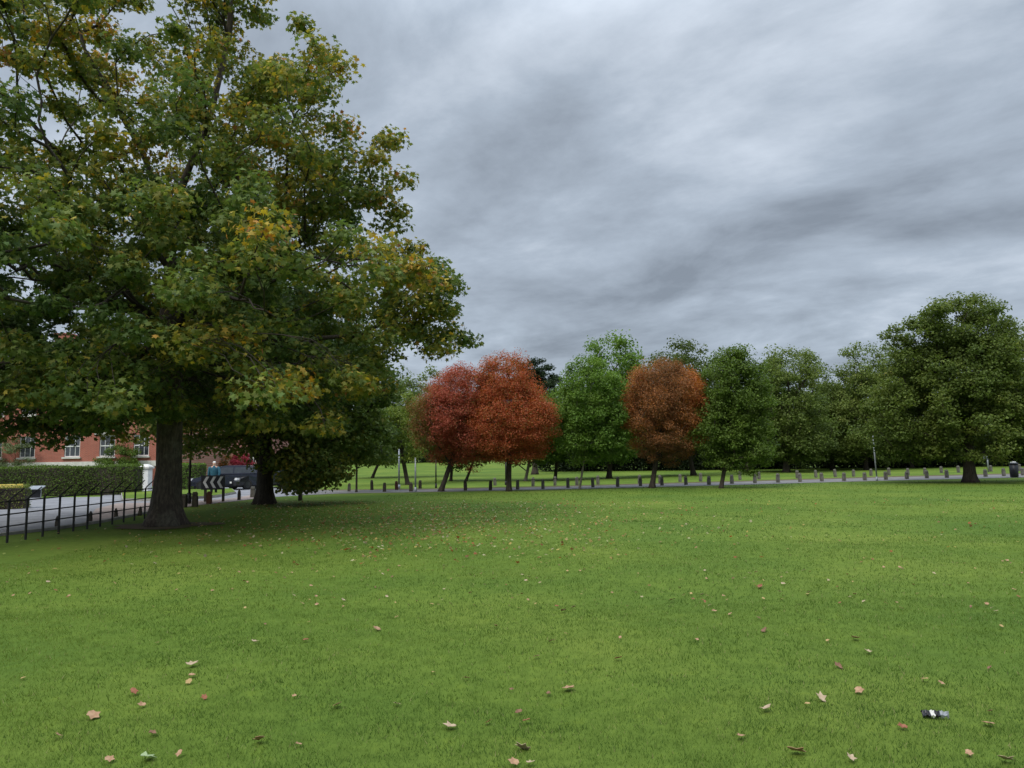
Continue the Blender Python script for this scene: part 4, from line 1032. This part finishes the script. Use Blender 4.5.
# ------------------------------------------------------------------ wrapper on the lawn
p = G(935, 719); wr = empty('wrapper', p + Vector((0, 0, .03)), R(-12)); wr.scale = (.85, .8, .85); tag(wr, 'crumpled black and silver wrapper lying on the grass at lower right', 'litter')
def crumple(x0, x1, w0, w1, name, mat, seed):
    r = random.Random(seed); v = []; f = []; nx_, ny_ = 7, 6
    for lay in (1, -1):
        for i in range(nx_ + 1):
            for j in range(ny_ + 1):
                u = i / nx_; t = j / ny_ * 2 - 1; w = w0 + (w1 - w0) * u
                v.append((x0 + (x1 - x0) * u, t * w, lay * .011 * (1 - abs(t) ** 2) + .006 * math.sin(u * 9 + t * 4 + seed) + r.uniform(-.003, .003) + .012 * math.sin(3 * t)))
    k = (nx_ + 1) * (ny_ + 1)
    for L_ in (0, 1):
        for i in range(nx_):
            for j in range(ny_):
                a = L_ * k + i * (ny_ + 1) + j; f.append([a, a + 1, a + ny_ + 2, a + ny_ + 1] if L_ else [a, a + ny_ + 1, a + ny_ + 2, a + 1])
    me = bpy.data.meshes.new(name); me.from_pydata(v, [], f); me.update(); link_mesh(name, me, mat, wr)
crumple(-.085, -.03, .035, .033, 'black_end', M['black'], 1)
crumple(-.032, .0, .034, .03, 'silver_label', M['stone'], 2)
crumple(-.002, .035, .03, .022, 'black_middle', M['black'], 3)
crumple(.033, .095, .024, .006, 'silver_tip', M['galv'], 4)

# ------------------------------------------------------------------ sky and light
w = bpy.data.worlds.new('World'); scn.world = w; w.use_nodes = True; nt = w.node_tree; nd = nt.nodes; lk = nt.links
for n_ in list(nd): nd.remove(n_)
out = nd.new('ShaderNodeOutputWorld')
SUN_EL, SUN_AZ = 52, -140       # azimuth: clockwise from +Y
sky = nd.new('ShaderNodeTexSky'); sky.sky_type = 'NISHITA'; sky.sun_disc = False; sky.sun_elevation = R(SUN_EL); sky.sun_rotation = R(SUN_AZ)
bg1 = nd.new('ShaderNodeBackground'); bg1.inputs[1].default_value = .08; lk.new(sky.outputs[0], bg1.inputs[0])
tc = nd.new('ShaderNodeTexCoord'); sx = nd.new('ShaderNodeSeparateXYZ'); lk.new(tc.outputs['Generated'], sx.inputs[0])
def math_(op, a, b=None):
    m = nd.new('ShaderNodeMath'); m.operation = op
    for i_, q in enumerate((a, b)):
        if q is None: continue
        if isinstance(q, (int, float)): m.inputs[i_].default_value = q
        else: lk.new(q, m.inputs[i_])
    return m.outputs[0]
zc = math_('ADD', math_('MAXIMUM', sx.outputs[2], 0.0), .2)
cx_ = math_('DIVIDE', sx.outputs[0], zc); cy_ = math_('DIVIDE', sx.outputs[1], zc)
cb = nd.new('ShaderNodeCombineXYZ'); lk.new(cx_, cb.inputs[0]); lk.new(cy_, cb.inputs[1])
def cn(scale, rot, sc, detail, rough, dist, loc=(0, 0, 0)):
    mp = nd.new('ShaderNodeMapping'); mp.inputs['Rotation'].default_value = (0, 0, R(rot)); mp.inputs['Scale'].default_value = sc; mp.inputs['Location'].default_value = loc; mp.vector_type = 'TEXTURE'
    n_ = nd.new('ShaderNodeTexNoise'); n_.inputs['Scale'].default_value = scale; n_.inputs['Detail'].default_value = detail; n_.inputs['Roughness'].default_value = rough; n_.inputs['Distortion'].default_value = dist
    lk.new(cb.outputs[0], mp.inputs[0]); lk.new(mp.outputs[0], n_.inputs['Vector']); return n_.outputs[0]
na = cn(.8, 130, (1.8, 1, 1), 4, .5, .3, (13.0, 8.2, 0)); nb = cn(1.8, 140, (1.25, 1, 1), 9, .6, .25, (2, 4, 0))
nc = cn(5.5, 160, (1.5, 1, 1), 8, .62, .4, (2, 1, 0))
v_ = math_('ADD', math_('ADD', math_('MULTIPLY', na, .5), math_('MULTIPLY', nb, .42)), math_('MULTIPLY', nc, .08))
r_ = nd.new('ShaderNodeValToRGB'); e = r_.color_ramp.elements
e[0].position = .40; e[0].color = (.145, .168, .2, 1); e[1].position = .62; e[1].color = (.42, .465, .525, 1)
k_ = e.new(.51); k_.color = (.255, .295, .347, 1)
lk.new(v_, r_.inputs[0])
bg2 = nd.new('ShaderNodeBackground'); lk.new(r_.outputs[0], bg2.inputs[0])
# an overcast sky is brighter overhead than near the horizon
mr = nd.new('ShaderNodeMapRange'); mr.inputs['From Min'].default_value = .5; mr.inputs['From Max'].default_value = 1.0; mr.inputs['To Min'].default_value = 1.0; mr.inputs['To Max'].default_value = 5.8; mr.interpolation_type = 'SMOOTHSTEP'
lk.new(sx.outputs[2], mr.inputs[0]); lk.new(mr.outputs[0], bg2.inputs[1])
mx = nd.new('ShaderNodeMixShader'); mx.inputs[0].default_value = .94
lk.new(bg1.outputs[0], mx.inputs[1]); lk.new(bg2.outputs[0], mx.inputs[2]); lk.new(mx.outputs[0], out.inputs[0])
sl = bpy.data.lights.new('sun', 'SUN'); sl.energy = 1.5; sl.angle = R(24); sl.color = (1, .95, .87)
so = bpy.data.objects.new('sun', sl); COL.objects.link(so)
az = R(SUN_AZ); dv = Vector((math.sin(az) * math.cos(R(SUN_EL)), math.cos(az) * math.cos(R(SUN_EL)), math.sin(R(SUN_EL))))
so.rotation_euler = dv.to_track_quat('Z', 'Y').to_euler(); so.location = dv * 50

vs = scn.view_settings; scn.display_settings.display_device = 'sRGB'
vs.view_transform = 'Standard'; vs.look = 'None'; vs.exposure = .78; vs.gamma = 1; vs.use_curve_mapping = False
scn.render.engine = 'CYCLES'
scn.cycles.max_bounces = 5; scn.cycles.diffuse_bounces = 4; scn.cycles.glossy_bounces = 2; scn.cycles.transmission_bounces = 3; scn.cycles.transparent_max_bounces = 4
scn.cycles.use_denoising = True

for o in scn.objects:
    if 'label' in o and not 4 <= len(o['label'].replace('-', ' ').split()) <= 16: print('LABEL LENGTH', o.name, o['label'])
